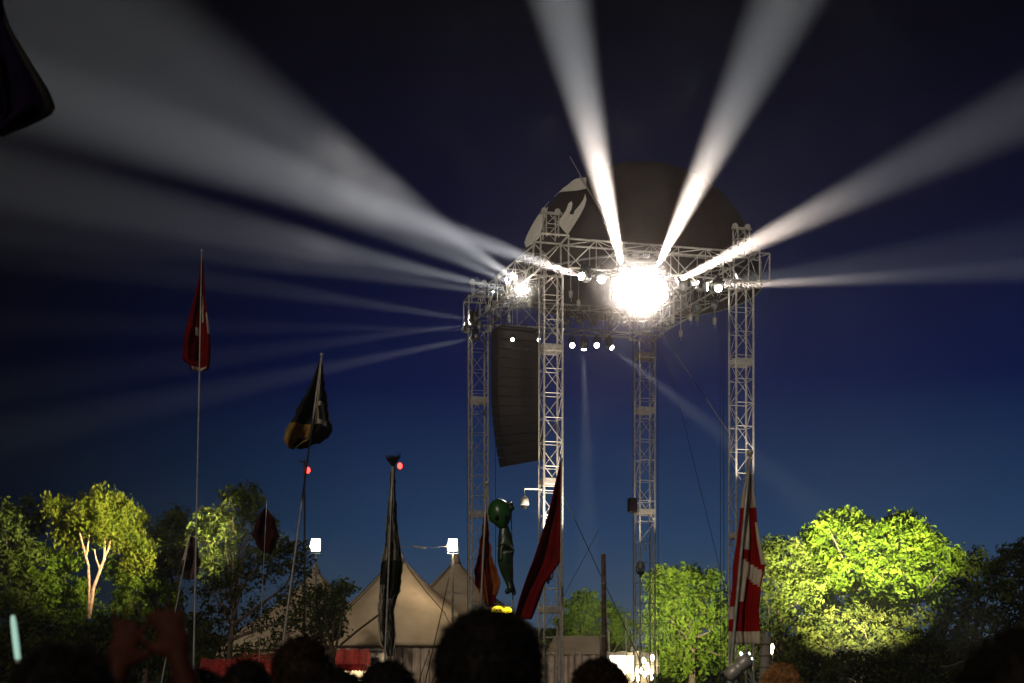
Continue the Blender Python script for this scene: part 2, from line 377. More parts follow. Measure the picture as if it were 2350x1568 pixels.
# ------------------------------------------------------------------ dome roof with its pale marks
DC = Vector((6.28, 71.2, 20.9)); DR = 6.05
M['dome'] = mat('dark_tarpaulin', (.026, .012, .006), .9, 0, 1.5, (.017, .008, .004))
M['mark'] = mat('pale_cloth', (.85, .8, .7), .85, 0, 5, (.75, .7, .6))
t = thing('dome_roof', 'big dark brown dome above the roof trusses with pale curved flame marks on its left', 'dome', DC)
b = MB(); vs = []; fs = []; ns, nr = 48, 14
for i in range(nr+1):
    a = R(90)*i/nr
    for k in range(ns):
        p = 2*math.pi*k/ns; f = 1-.012*abs(math.sin(p*6))
        vs.append((DR*math.cos(a)*math.cos(p)*f, DR*math.cos(a)*math.sin(p)*f, DR*math.sin(a)))
for i in range(nr):
    for k in range(ns): j = (k+1) % ns; fs.append((i*ns+k, i*ns+j, (i+1)*ns+j, (i+1)*ns+k))
b.add(vs, fs); o = b.build('canopy', M['dome'], t, True); mod(o, 'SOLIDIFY', thickness=.03)
b = MB()
for i in (0,):
    a = R(0); b.tube([(DR*math.cos(a)*math.cos(2*math.pi*k/36), DR*math.cos(a)*math.sin(2*math.pi*k/36), DR*math.sin(a)) for k in range(37)], .05, 6)
b.build('rim', M['alu_dark'], t)
marks = [[(412,625),(335,690),(270,760),(225,840),(195,930),(190,1000),(205,1080),(225,1130),(290,1090),(345,1040),(375,960),(400,870),(430,780),(440,720),(400,790),(320,810),(350,740)],
 [(820,590),(800,650),(760,710),(715,760),(700,800),(655,795),(680,740),(688,690),(680,665),(650,690),(625,760),(590,810),(560,850),(555,900),(600,960),(640,1000),(670,960),(720,880),(770,800),(810,720),(830,650)],
 [(480,585),(560,510),(620,470),(740,440),(830,430),(830,540),(740,560),(600,570)]]
cpos = Vector((0, 0, EYE))
for poly in marks:
    bm = bmesh.new(); vv = []
    for x, y in poly:
        u = (1230+x/4.123)/1.0638; v = (330+y/4.123)/1.0638
        vv.append(bm.verts.new((u, v, 0)))
    bm.faces.new(vv); bmesh.ops.triangulate(bm, faces=bm.faces[:])
    bmesh.ops.subdivide_edges(bm, edges=bm.edges[:], cuts=4, use_grid_fill=True)
    bmesh.ops.triangulate(bm, faces=bm.faces[:])
    for q in bm.verts:
        p = W(q.co.x, q.co.y, 60); d = (p-cpos).normalized(); oc = cpos-DC; rr = DR+.06
        bb = oc.dot(d); cc = oc.length_squared-rr*rr; disc = bb*bb-cc
        tt = -bb-math.sqrt(disc) if disc > 0 else -bb
        x = cpos+d*tt-DC
        if disc <= 0: x = x.normalized()*rr
        q.co = x
    me = bpy.data.meshes.new('flame_mark'); bm.to_mesh(me); bm.free(); me.materials.append(M['mark'])
    o = bpy.data.objects.new('flame_mark', me); C.objects.link(o); o.parent = t; mod(o, 'SOLIDIFY', thickness=.02)

# ------------------------------------------------------------------ line array
t = thing('line_array', 'tall black curved stack of loudspeakers hanging left of the bright front truss tower', 'speaker stack', W(1182, 765, 66.5))
ry = Matrix.Rotation(R(24), 3, 'Z'); base = Vector(t.location)
b = MB(); b.box((0, 0, .12), (1.9, 1.1, .12), ry, .02)
for s in (-.6, .6): b.tube([ry @ Vector((s, 0, .15)), ry @ Vector((s*.3, 0, 1.4))], .02)
b.build('flying_frame', M['black'], t)
pos = Vector((0, 0, 0)); ang = 0
for i in range(14):
    ang = -R(max(0, i-5)*1.6)
    rot = ry @ Matrix.Rotation(ang, 3, 'Y') ; h = .43
    c = pos+rot @ Vector((0, 0, -h/2))
    bb = MB(); bb.box(c, (2.1, .8, h-.012), rot, .01)
    cab = bb.build('cabinet', M['black'], t)
    gg = MB(); gg.box(c+rot @ Vector((0, -.42, 0)), (2.03, .04, h-.09), rot, .01); gg.build('grille', M['grille'], cab)
    pos = pos+rot @ Vector((0, 0, -h))
L(W(1176, 778, 66), W(1300, 1500, 40), 'tiny lit lamp on top of the speaker stack', lens=20, size=.6, group='small lit lamps beside the speaker stack')
L(W(1237, 778, 63), W(1300, 1500, 40), 'tiny lit lamp on the left edge of the front tower', lens=20, size=.6, group='small lit lamps beside the speaker stack')

# dome camera on its bracket, loudspeaker on the rear tower
t = thing('camera_bracket', 'grey surveillance camera hanging on a bracket arm left of the front tower', 'camera', W(1204, 1160, 61.6))
h = 38/3290*61.6
b = MB(); b.tube([(0, 0, .35), (0, 0, h), (.6, 0, h), (.75, .2, h)], .045, 8); b.build('arm', M['alu'], t)
b = MB(); b.lathe([(.04, .42), (.1, .36), (.17, .28), (.19, .05), (.17, 0)], n=14)
b.build('housing', M['alu'], t, True)
b = MB(); b.ball((0, 0, -.01), .16, 14, 8, (1, 1, .95)); b.build('dome_lens', M['black'], t, True)
t = thing('loudspeaker', 'small black loudspeaker box fixed to the left side of the rear tower', 'speaker', W(1451, 1160, 73.3))
b = MB(); b.box((0, 0, 0), (.42, .45, .75), Matrix.Rotation(R(12), 3, 'Z'), .05); b.build('cabinet', M['black'], t)
b = MB(); b.box(Matrix.Rotation(R(12), 3, 'Z') @ Vector((0, -.235, 0)), (.36, .03, .66), Matrix.Rotation(R(12), 3, 'Z'), .01); b.build('grille', M['grille'], t)
b = MB(); b.tube([(.15, 0, .1), (.32, .05, .1)], .03); b.build('bracket', M['alu_dark'], t)

# ------------------------------------------------------------------ cables
def cable(pts, label, r=.018, sag=0, m='cable', group='rigging cables'):
    p0 = Vector(pts[0]); b = MB(); out = []
    for i in range(len(pts)-1):
        a, c = Vector(pts[i]), Vector(pts[i+1])
        for k in range(9): 
            f = k/8; out.append(a.lerp(c, f)-p0-Vector((0, 0, sag*4*f*(1-f))))
    b.tube(out, r, 5); o = b.build('cable', M[m], None, loc=p0); return tag(o, label, 'cable', group)
cable([W(1290, 1130, 61.8), W(1462, 1500, 57), W(1500, 1600, 55)], 'dark guy cable slanting down right from the bright front tower to the ground', .02)
cable([W(1498, 735, 73.5), W(1690, 1018, 64.2)], 'pale cable slanting down right from the central glare', .022, m='alu')
cable([W(1480, 735, 73.5), W(1545, 870, 72), W(1655, 1318, 66), W(1700, 1500, 62)], 'thin cable running from the rear tower down behind the right hedge', .014)
for u, s in ((1652, 'left of the rightmost tower, outer one'), (1660, 'left of the rightmost tower, inner one'), (1072, 'just left of the leftmost tower'), (1136, 'between the leftmost tower and the speaker stack'), (1509, 'just right of the rear tower'), (1452, 'just left of the rear tower')):
    cable([W(u, 700, 70), W(u+2, 1600, 70)], 'dark hanging cable '+s, .016)
cable([W(1375, 1215, 66), W(1290, 1375, 62), W(1180, 1560, 60)], 'thin dark cable slanting down left across the gap between the middle towers', .012)
cable([W(1330, 405, 66), W(1462, 620, 62)], 'pale wire on the dome slanting down to the central glare', .02, m='alu')
cable([W(1308, 360, 66), W(1345, 425, 65), W(1480, 650, 63.5)], 'longer pale wire over the flame marks, running into the central glare', .018, m='alu')

# ------------------------------------------------------------------ flags
def interp(rows, v):
    for a, c in zip(rows, rows[1:]):
        if a[0] <= v <= c[0] or (a[0] >= v >= c[0]):
            f = (v-a[0])/(c[0]-a[0]); return tuple(x+(y-x)*f for x, y in zip(a, c))
    return rows[-1] if abs(v-rows[-1][0]) < abs(v-rows[0][0]) else rows[0]
def pole(b_, u0, v0, u1, v1, D, r0, r1, n=8):
    """pole whose line passes the two sighted points, carried on down to the ground"""
    vg = 1556+EYE*3290/D; ug = u0+(u1-u0)*(vg-v0)/(v1-v0)
    p, q = W(u0, v0, D), W(ug, vg, D); return p, q
def flag(label, D, pl, rows, mats, pick=None, depth=.12, folds=3.0, pr=(.012, .022), nv=40, nu=16, group=None, ragged=0, pm='alu', tip=True, cat='flag', seed=1, name='flag'):
    u0, v0, u1, v1 = pl; p, q = pole(None, u0, v0, u1, v1, D, *pr)
    t = thing(name, label, cat, q, group)
    b = MB(); seg = [q.lerp(p, k/6)-q for k in range(7)]; b.tube(seg, [pr[1]+(pr[0]-pr[1])*k/6 for k in range(7)], 8); b.build('pole', M[pm], t, True)
    if tip: b = MB(); b.ball(p-q, pr[0]*2.2, 10, 6, (1, 1, 1.4)); b.build('finial', M[pm], t, True)
    b = MB(); v_a, v_b = rows[0][0], rows[-1][0]; rs = random.Random(seed); vs = []
    px = D/3290
    for i in range(nv+1):
        f = i/nv; v = v_a+(v_b-v_a)*f; _, ul, ur = interp(rows, v)
        for j in range(nu+1):
            s_ = j/nu; u = ul+(ur-ul)*s_
            if ragged: u += ragged*noise.noise(Vector((v*.06+seed*9, s_*2, 0)))*(1 if j in (0, nu) else .3)
            dv = ragged*1.2*noise.noise(Vector((u*.08, seed*5, 3)))*f if i > nv*.8 else 0
            dd = depth*math.sin(s_*math.pi*folds+seed+f*1.6)+depth*.5*noise.noise(Vector((s_*2.5, f*5, seed*3)))
            dd += .022*math.sin(s_*math.pi*(folds*3.3)+f*5+seed)+.03*noise.noise(Vector((s_*7, f*9, seed*5))); wdt = (ur-ul)*px; dd *= min(1, wdt/.5+.15)
            P = W(u, v+dv, D+depth+.03); vs.append(P+Vector((0, dd, 0))-q)
    fs = []; mi = []
    for i in range(nv):
        for j in range(nu):
            a = i*(nu+1)+j; fs.append((a, a+1, a+nu+2, a+nu+1)); 
            mi.append(pick((j+.5)/nu, (i+.5)/nv) if pick else 0)
    b.add(vs, fs); b.mi = mi
    o = b.build('cloth', [M[m] for m in mats], t, True); mod(o, 'SOLIDIFY', thickness=.006)
    return t
M['darkred'] = mat('dark_red_cloth', (.22, .006, .008), .8, 0, 3, (.15, .004, .006), trans=.3)
M['white_cloth'] = mat('white_cloth', (.75, .66, .5), .85, 0, 4, (.6, .5, .38), trans=.3)
M['danered'] = mat('bright_red_cloth', (.42, .012, .008), .85, 0, 3, (.28, .008, .006), trans=.3)
M['blackcloth'] = mat('black_cloth', (.012, .013, .011), .9, 0, 5, (.03, .028, .02))
M['gold'] = mat('gold_cloth', (.5, .3, .07), .8, 0, 8, (.25, .15, .04), trans=.3)
M['orange'] = mat('orange_cloth', (.45, .13, .03), .85, 0, 5, (.28, .07, .02), trans=.3)
M['camo1'] = mat('grey_green_cloth', (.5, .46, .35), .9, 0, 7, (.035, .035, .022), trans=.15)
M['dimred'] = mat('dim_red_cloth', (.045, .006, .005), .85, 0, 3, (.02, .004, .003))
M['purple'] = mat('purple_cloth', (.012, .002, .025), .9, 0, 2, (.005, .002, .02), trans=.4)
M['pinkgrey'] = mat('pinkish_grey_cloth', (.2, .12, .1), .9, 0, 5, (.12, .07, .06), trans=.3)
M['olive'] = mat('olive_cloth', (.12, .14, .04), .9, 0, 7, (.06, .07, .02))
flag('dark red furled flag with small white marks high on a very tall thin silver pole', 22, (463, 575, 445, 1500),
     [(590, 462, 466), (640, 455, 470), (690, 443, 474), (740, 430, 480), (790, 421, 485), (828, 419, 484), (836, 434, 482), (850, 440, 480), (852, 441, 470)], ['darkred', 'white_cloth'],
     lambda s_, f: 1 if (.78 < s_ and .5 < f < .68 and s_ > .95-(f-.5)*.2) or (.4 < s_ < .5 and .62 < f < .68) or (.1 < s_ < .85 and f > .965) or (.62 < s_ < .72 and .34 < f < .56) else 0,
     depth=.1, folds=2.6, pr=(.008, .018), seed=2, nv=60)
flag('black flag with a gold hem and white letter like shape on a leaning pole', 25, (738, 815, 650, 1475),
     [(826, 733, 738), (850, 726, 741), (890, 711, 746), (935, 688, 751), (975, 668, 758), (988, 658, 762), (1005, 655, 748), (1020, 657, 715), (1030, 662, 690)], ['blackcloth', 'white_cloth', 'gold'],
     lambda s_, f: (1 if (.62 < s_ < .72 and .12 < f < .7) or (.62 < s_ < .86 and .48 < f < .53) or (.6 < s_ < .88 and .68 < f < .74) or (.8 < s_ < .88 and .5 < f < .75) else (2 if (s_ < .6 and f > .72 and not (.25 < s_ < .55 and f > .86)) else 0)),
     depth=.14, folds=3, pr=(.014, .024), ragged=5, seed=3, nv=60, nu=26)
flag('large dark red pennant hanging before the bright front tower', 27, (1289, 1055, 1285, 1560),
     [(1062, 1286, 1289), (1100, 1276, 1289), (1180, 1258, 1288), (1260, 1232, 1287), (1290, 1222, 1286), (1310, 1214, 1272), (1340, 1203, 1250), (1380, 1190, 1236), (1412, 1182, 1224), (1422, 1184, 1219)], ['darkred'],
     depth=.16, folds=2.2, pr=(.012, .02), seed=4, nv=50)
flag('orange brown flag folded round its pole before the leftmost tower', 29, (1117, 1110, 1101, 1440),
     [(1178, 1112, 1119), (1240, 1102, 1124), (1280, 1096, 1130), (1310, 1088, 1140), (1340, 1090, 1150), (1360, 1100, 1142), (1392, 1115, 1132)], ['orange', 'darkred'],
     lambda s_, f: 1 if (s_ < .3 and .45 < f < .8) or (s_ > .7 and f > .88) or .42 < s_ < .48 else 0, depth=.12, folds=3.5, pr=(.018, .028), ragged=4, seed=5)
t = flag('grey green and black cloth bundle drooping along a silver pole with a dark tuft', 26, (902, 1050, 883, 1525),
     [(1068, 897, 906), (1130, 893, 908), (1200, 886, 912), (1255, 882, 920), (1300, 872, 926), (1345, 870, 922), (1400, 866, 906), (1450, 866, 910), (1480, 872, 908), (1506, 888, 902)], ['camo1', 'blackcloth', 'olive', 'white_cloth'],
     lambda s_, f: (1 if (.35 < s_ < .72 and .5 < f < .7) or (s_ < .3 and .5 < f < .62) else 2 if (s_ > .72 and .5 < f < .68) else 3 if ((.45 < s_ < .52 and .1 < f < .4) or (s_ > .9 and f > .7) or (s_ < .12 and .85 < f < .95)) else 0),
     depth=.16, folds=5, pr=(.012, .022), ragged=4, seed=6, nv=80, nu=24, tip=False)
b = MB(); q = Vector(t.location)
for k in range(26):
    a = rnd.uniform(-1, 1); l = rnd.uniform(.12, .24); bx = W(902, 1068, 26)-q
    b.tube([bx+Vector((a*.03, rnd.uniform(-.04, .04), 0)), bx+Vector((a*.09, rnd.uniform(-.08, .08), l*.6)), bx+Vector((a*.15, rnd.uniform(-.1, .1), l))], [.012, .016, .004], 4)
b.build('tuft', M['blackcloth'], t)
flag('folded red flag with a broad white cross on a pale pole at the right', 15, (1722, 1040, 1678, 1520),
     [(1080, 1714, 1722), (1150, 1702, 1733), (1200, 1698, 1738), (1250, 1692, 1745), (1300, 1684, 1755), (1345, 1682, 1745), (1400, 1675, 1740), (1450, 1672, 1743), (1478, 1678, 1744)], ['danered', 'white_cloth'],
     lambda s_, f: (1 if f < .22 or (.26 < s_ < .5 and .2 < f < .46) or (.15 < s_ < .95 and abs(f-.57-.1*(s_-.4)) < .045) or (.18 < s_ < .42 and .57 < f < .76) or f > .93 or (s_ < .2 and .78 < f < .86) or (s_ > .88 and .3 < f < .55) else 0),
     depth=.07, folds=3, pr=(.014, .02), seed=7, nv=70, nu=24)
flag('small pinkish grey flag hanging behind the tall thin pole', 33, (436, 1230, 399, 1420),
     [(1232, 434, 444), (1260, 424, 456), (1290, 416, 460), (1315, 418, 455), (1330, 425, 446)], ['pinkgrey', 'white_cloth', 'dimred'],
     lambda s_, f: 1 if (s_ < .25 and f < .55) else 2 if (s_ > .8 and .15 < f < .7) else 0, depth=.1, folds=3, pr=(.012, .02), ragged=3, seed=8)
flag('dim dark red flag before the dark tree, left of the leaning pole', 36, (612, 1150, 600, 1400),
     [(1168, 606, 614), (1190, 590, 630), (1230, 580, 640), (1250, 590, 632), (1270, 606, 622)], ['dimred'], depth=.12, folds=3, pr=(.006, .01), ragged=4, seed=9)
# purple flag, upper left corner, close to the camera
flag('dark purple flag corner drooping into view at the upper left', 7, (-30, -300, -34, 1500),
     [(-260, -30, 30), (-100, -30, 20), (0, -32, 2), (60, -32, 18), (130, -32, 60), (200, -32, 104), (238, -32, 120), (255, -32, 108), (285, -32, 55), (310, -32, 4)], ['purple', 'blackcloth'],
     lambda s_, f: 1 if s_ > .86 else 0, depth=.06, folds=3, pr=(.012, .018), seed=10)

# tall masts with red warning lamps
M['redlamp'] = mat('red_lamp_glass', (.6, .02, .02), .3, emit=(1, .03, .02), es=9)
for u, v, lab, ul in ((699, 1056, 'thin dark mast topped by a red warning lamp, beside the leaning flag pole', 707), (905, 1046, 'thin dark mast topped by a red warning lamp, behind the cloth bundle', 918)):
    D = 90; base = W(u, 1556+EYE*3290/D, D); t = thing('warning_mast', lab, 'mast', base, 'masts with red warning lamps')
    h = zat(v, D); b = MB(); b.tube([(0, 0, 0), (0, 0, h)], [.09, .05], 8)
    for s in (-1, 1): b.tube([(0, 0, h-.35), (s*.3, 0, h)], .03)
    b.tube([(-.3, 0, h-.1), (.3, 0, h-.1)], .03); b.build('mast', M['cable'], t)
    b = MB(); b.ball(((ul-u)*D/3290, -.1, zat(v+24, D)), .15, 12, 8, (1, 1, 1.35)); b.build('lamp_glass', M['redlamp'], t, True)
    b = MB(); b.tube([(0, 0, zat(v+24, D)-.25), ((ul-u)*D/3290, -.1, zat(v+24, D)-.2)], .03); b.build('bracket', M['cable'], t)

# floodlights on masts over the tents
M['flood'] = mat('floodlight_glass', (.9, .9, .8), .3, emit=(1, .96, .8), es=25)
def floodmast(u, v, D, label, spots, m2=None):
    base = W(u, 1556+EYE*3290/D, D); t = thing('floodlight', label, 'floodlight', base, 'floodlights on masts over the tents')
    z = zat(v, D); b = MB(); b.tube([(0, 0, 0), (0, 0, z-.5)], [.09, .06], 8); b.tube([(-.3, .05, z-.5), (.3, .05, z-.5)], .03)
    for s in (-1, 1): b.tube([(s*.3, .05, z-.5), (s*.33, .05, z)], .025)
    b.build('mast', M['alu_dark'], t)
    b = MB(); b.box((0, .08, z), (.6, .2, .82), None, .04); hd = b.build('lamp_housing', M['alu_dark'], t)
    b = MB(); b.box((0, -.035, z), (.5, .03, .7), None, .01); b.build('glass', M['flood'], hd)
    b = MB(); b.tube([(-.32, -.1, z-.1), (-.32, -.12, z+.24), (.32, -.12, z+.24), (.32, -.1, z-.1)], .022)
    for sx in (-.1, .12): b.tube([(sx, -.08, z+.1), (sx, -.08, z+.26)], .03)
    b.build('guard', M['alu_dark'], hd)
    for k, (to, e, an, col) in enumerate(spots):
        l = bpy.data.lights.new('flood_beam', 'SPOT'); l.energy = e; l.spot_size = R(an); l.spot_blend = 1; l.shadow_soft_size = .3; l.color = col
        o = bpy.data.objects.new('flood_beam', l); C.objects.link(o); o.parent = hd; o.location = (0, -.12, z); o.rotation_mode = 'QUATERNION'; o.rotation_quaternion = aim(base+Vector((0, -.12, z)), to)
    return t
floodmast(725, 1251, 84, 'glaring white floodlight on a mast at the left, above the dark tree', [(W(275, 1200, 97), 420000, 38, (1, .9, .55)), (W(560, 1200, 90), 18000, 60, (1, .92, .6)), (W(760, 1400, 80), 1800, 90, (1, .9, .6))])
floodmast(1039, 1251, 84, 'glaring white floodlight on a mast above the smaller tent peak', [(W(930, 1420, 88), 1500, 120, (1, .8, .55))])
t = thing('floodlight_wire', 'thin wire strung between the cloth bundle and the right floodlight', 'cable', W(930, 1255, 84))
b = MB(); q = Vector(t.location); b.tube([W(910+i*13, 1254+(2 if i in (3, 4, 5) else 3)*math.sin(math.pi*i/9), 84)-q for i in range(10)], .014, 5); b.build('wire', M['alu'], t)
b = MB(); b.box(W(962, 1256, 84)-q, (.8, .1, .1), Matrix.Rotation(R(9), 3, 'Y'), .02); b.build('splice_box', M['alu'], t)

# ------------------------------------------------------------------ tents
M['canvas'] = mat('tent_canvas', (.50, .40, .28), .85, 0, .8, (.40, .31, .2), bump=.1)
M['canvas_wall'] = mat('tent_wall_canvas', (.62, .5, .4), .85, 0, 1.2, (.45, .35, .27), bump=.2)
M['seam'] = mat('tent_seam', (.10, .065, .03), .9, 0, 5)
def tent(label, cx, cyy, hx, hy, peaks, eave, wall_label=None):
    t = thing('marquee', label, 'tent', (cx, cyy, 0)); N = 72
    def hgt(x, y):
        ex = min(1, max(0, 1-max(abs(x)/hx, abs(y)/hy)))
        z = 0
        for pxx, pyy, pz in peaks:
            d = math.hypot(x-pxx, (y-pyy)); Rr = 7.5
            k = max(0, 1-d/Rr); z = max(z, (pz-eave)*(.6*k+.4*k**2.4))
        base = 1.1*math.sin(min(1, ex*1.6)*math.pi/2)
        return eave+max(z*min(1, ex*5), base*.7)+.25*base
    b = MB(); vs = []; fs = []
    for i in range(N+1):
        for j in range(N+1):
            a, c = -1+2*i/N, -1+2*j/N
            x = a*hx*math.sqrt(1-.18*c*c); y = c*hy*math.sqrt(1-.18*a*a)
            vs.append((x, y, hgt(a*hx, c*hy)))
    for i in range(N):
        for j in range(N): q = i*(N+1)+j; fs.append((q, q+N+1, q+N+2, q+1))
    b.add(vs, fs); o = b.build('roof', M['canvas'], t, True); mod(o, 'SOLIDIFY', thickness=.03)
    rim = [(vs[i*(N+1)]) for i in range(N+1)]+[vs[N*(N+1)+j] for j in range(1, N+1)]+[vs[i*(N+1)+N] for i in range(N-1, -1, -1)]+[vs[j] for j in range(N-1, 0, -1)]
    b = MB(); m = len(rim)
    for k in range(m):
        p = Vector(rim[k]); q = Vector(rim[(k+1) % m]); w = .06*math.sin(k*1.9)
        d = Vector((p.x, p.y, 0)).normalized()*w*.8; w2 = .06*math.sin((k+1)*1.9) if k < m-1 else .0
        d2 = Vector((q.x, q.y, 0)).normalized()*w2*.8
        b.add([p*.985+d, q*.985+d2, Vector((q.x*.985, q.y*.985, 0))+d2*2, Vector((p.x*.985, p.y*.985, 0))+d*2], [(0, 1, 2, 3)])
    o = b.build('side_wall', M['canvas_wall'], t, True); mod(o, 'SOLIDIFY', thickness=.02)
    b = MB(); b.tube([Vector(p)+Vector((0, 0, .0)) for p in rim]+[rim[0]], .07, 6); b.build('eave_rope', M['seam'], t)
    def surf(x, y):
        a = x/hx; c = y/hy; return Vector((a*hx*math.sqrt(1-.18*c*c), c*hy*math.sqrt(1-.18*a*a), hgt(x, y)+.03))
    for pxx, pyy, pz in peaks:
        for ang in (215, 318, 40, 140):
            pts = []
            for k in range(24):
                f = k/23*1.0; dx, dy = math.cos(R(ang)), math.sin(R(ang))
                lim = min((hx-abs(pxx))*1.0/max(.01, abs(dx)) if dx*pxx > 0 else (hx+abs(pxx))/max(.01, abs(dx)), (hy-abs(pyy))/max(.01, abs(dy)) if dy*pyy > 0 else (hy+abs(pyy))/max(.01, abs(dy)))
                x = pxx+dx*lim*f*.97; y = pyy+dy*lim*f*.97; pts.append(surf(x, y))
            sm = MB(); sm.tube(pts, .028, 4); sm.build('seam', M['seam'], t)
        b = MB(); b.lathe([(.35, -.35), (.22, .05), (.1, .3)], surf(pxx, pyy), 12); b.build('peak_cap', M['canvas'], t, True)
    return t
tent('big beige marquee with two peaks behind the cloth bundle and the large dark head', -4.6, 90, 7.2, 6.5, [(-2.35, -2.5, 8.95), (1.05, .5, 8.9)], 3.5)
tent('second beige marquee at the left, mostly hidden by the dark tree', -14.6, 95, 4.6, 4.5, [(1.6, 0, 8.6)], 3.4)
# guy rope and small things in front of the marquee
cable([W(868, 1412, 82), W(820, 1448, 81), W(782, 1480, 80)], 'thick brown guy rope slanting across the left side of the big marquee', .07, m='seam', group='tent guy ropes')
cable([W(1032, 1318, 84), W(1010, 1420, 82), W(975, 1568, 80)], 'brown guy rope slanting down left from the smaller marquee peak', .035, m='seam', group='tent guy ropes')
for k, (a, c) in enumerate([((985, 1492), (960, 1568)), ((1003, 1492), (1035, 1568)), ((1020, 1492), (990, 1568)), ((1025, 1492), (1026, 1568))]):
    cable([W(*a, 82), W(*c, 81)], 'short rope against the lit marquee wall, %s from the left' % ('first', 'second', 'third', 'fourth')[k], .03, m='seam', group='ropes on the marquee wall')

# ------------------------------------------------------------------ trees
def leafmat(name, c1, c2, c3):
    m = bpy.data.materials.new(name); m.use_nodes = True; n = m.node_tree.nodes; l = m.node_tree.links; n.clear()
    out = n.new('ShaderNodeOutputMaterial'); d = n.new('ShaderNodeBsdfDiffuse'); t = n.new('ShaderNodeBsdfTranslucent'); mx = n.new('ShaderNodeMixShader'); mx.inputs[0].default_value = .3
    tc = n.new('ShaderNodeTexCoord'); nz = n.new('ShaderNodeTexNoise'); nz.inputs['Scale'].default_value = 1.1; nz.inputs['Detail'].default_value = 6; l.new(tc.outputs['Object'], nz.inputs[0])
    cr = n.new('ShaderNodeValToRGB'); l.new(nz.outputs['Fac'], cr.inputs[0]); e = cr.color_ramp.elements
    e[0].position = .36; e[0].color = (*c1, 1); e[1].position = .66; e[1].color = (*c3, 1); k = e.new(.5); k.color = (*c2, 1)
    l.new(cr.outputs[0], d.inputs[0]); l.new(cr.outputs[0], t.inputs[0]); l.new(d.outputs[0], mx.inputs[1]); l.new(t.outputs[0], mx.inputs[2]); l.new(mx.outputs[0], out.inputs[0]); return m
M['leaf'] = leafmat('foliage', (.045, .075, .008), (.08, .125, .012), (.12, .165, .018))
M['leaf_birch'] = leafmat('birch_foliage', (.09, .12, .012), (.13, .155, .015), (.17, .18, .025))
M['leaf_dark'] = leafmat('dark_foliage', (.025, .034, .009), (.045, .052, .012), (.065, .07, .016))
M['leaf_grey'] = leafmat('grey_green_foliage', (.035, .05, .010), (.065, .085, .016), (.10, .12, .026))
def tree(label, D, blobs, trunks, m='leaf', dens=1.0, leaf=.24, droop=0, depth=1.0, bark='bark', group='trees behind the stage', seed=1, name='broadleaf_tree', hollow=.3):
    rs = random.Random(seed); px = D/3290
    u0 = sum(b_[0] for b_ in blobs)/len(blobs); base = W(u0, 1556+EYE*3290/D, D)
    t = thing(name, label, 'tree', base, group)
    b = MB(); vs = []; fs = []; cs = []
    for bu, bv, br in blobs:
        c = W(bu, bv, D)-base+Vector((0, rs.uniform(-.5, .5)*depth*2, 0)); r = br*px
        cs.append((c, r))
        # each blob is a cluster of sprays of leaves
        nspray = int(44*dens*(r/1.2)**1.6)+6
        for _ in range(nspray):
            dr = Vector((rs.gauss(0, 1), rs.gauss(0, 1)*depth, rs.gauss(0, 1))).normalized()
            rad = r*(hollow+(1.05-hollow)*rs.random()**.5); sc = c+dr*rad; sr = .34
            out = (dr+Vector((0, 0, -droop))).normalized(); sd = (out+Vector((rs.gauss(0, 1), rs.gauss(0, 1), rs.gauss(0, 1)))*.45).normalized()
            for _k in range(16):
                p = sc+Vector((rs.gauss(0, 1), rs.gauss(0, 1), rs.gauss(0, .8)))*sr*.62
                if droop: p.z -= abs(rs.gauss(0, 1))*droop*.5
                if p.z < .15: continue
                nr = (sd*.9+Vector((rs.gauss(0, 1), rs.gauss(0, 1), rs.gauss(0, 1)))*.4).normalized()
                x = nr.cross(Vector((0, 0, 1)) if not droop else Vector((rs.gauss(0, .3), rs.gauss(0, .3), 1))).normalized(); y = nr.cross(x)
                a_ = rs.uniform(0, 6.28) if not droop else rs.gauss(0, .35)
                x, y = x*math.cos(a_)+y*math.sin(a_), y*math.cos(a_)-x*math.sin(a_)
                ll = leaf*rs.choice((.5, .75, 1, 1.2, 1.55)); lw = ll*rs.uniform(.32, .66)
                o = len(vs); vs += [p-y*ll*.6, p+x*lw*.5+nr*.02, p+y*ll*.6, p-x*lw*.5+nr*.02]; fs.append((o, o+1, o+2, o+3))
    b.add(vs, fs); b.build('crown', M[m], t)
    b = MB()
    for tr in trunks:
        pts = [W(a[0], a[1], D-(.8 if len(a) < 4 else a[3]))-base for a in tr]; b.tube(pts, [a[2]*px for a in tr], 8)
    if len(trunks) == 0 or name == 'broadleaf_tree' and trunks[0][0][1] < 1560:
        zc = max(c.z for c, r in cs)*.6; f0 = Vector((0, .2, 0))
        b.tube([f0, f0+Vector((.1, 0, zc*.5)), f0+Vector((0, 0, zc))], [.28, .2, .12], 8)
        for c, r in cs:
            st = f0+Vector((0, 0, zc*rs.uniform(.4, .95))); mid = st.lerp(c, .55)+Vector((0, 0, -.3)); b.tube([st, mid, c+Vector((0, 0, r*.4))], [.1, .06, .02], 5)
    b.build('trunk', M[bark], t)
    return t
tree('dull green tree at the left edge of the picture', 98, [(10, 1195, 42), (50, 1180, 36), (72, 1200, 26), (20, 1260, 52), (62, 1270, 40), (-10, 1330, 60), (50, 1350, 55), (10, 1430, 70), (80, 1440, 50)], [], 'leaf_grey', seed=11)
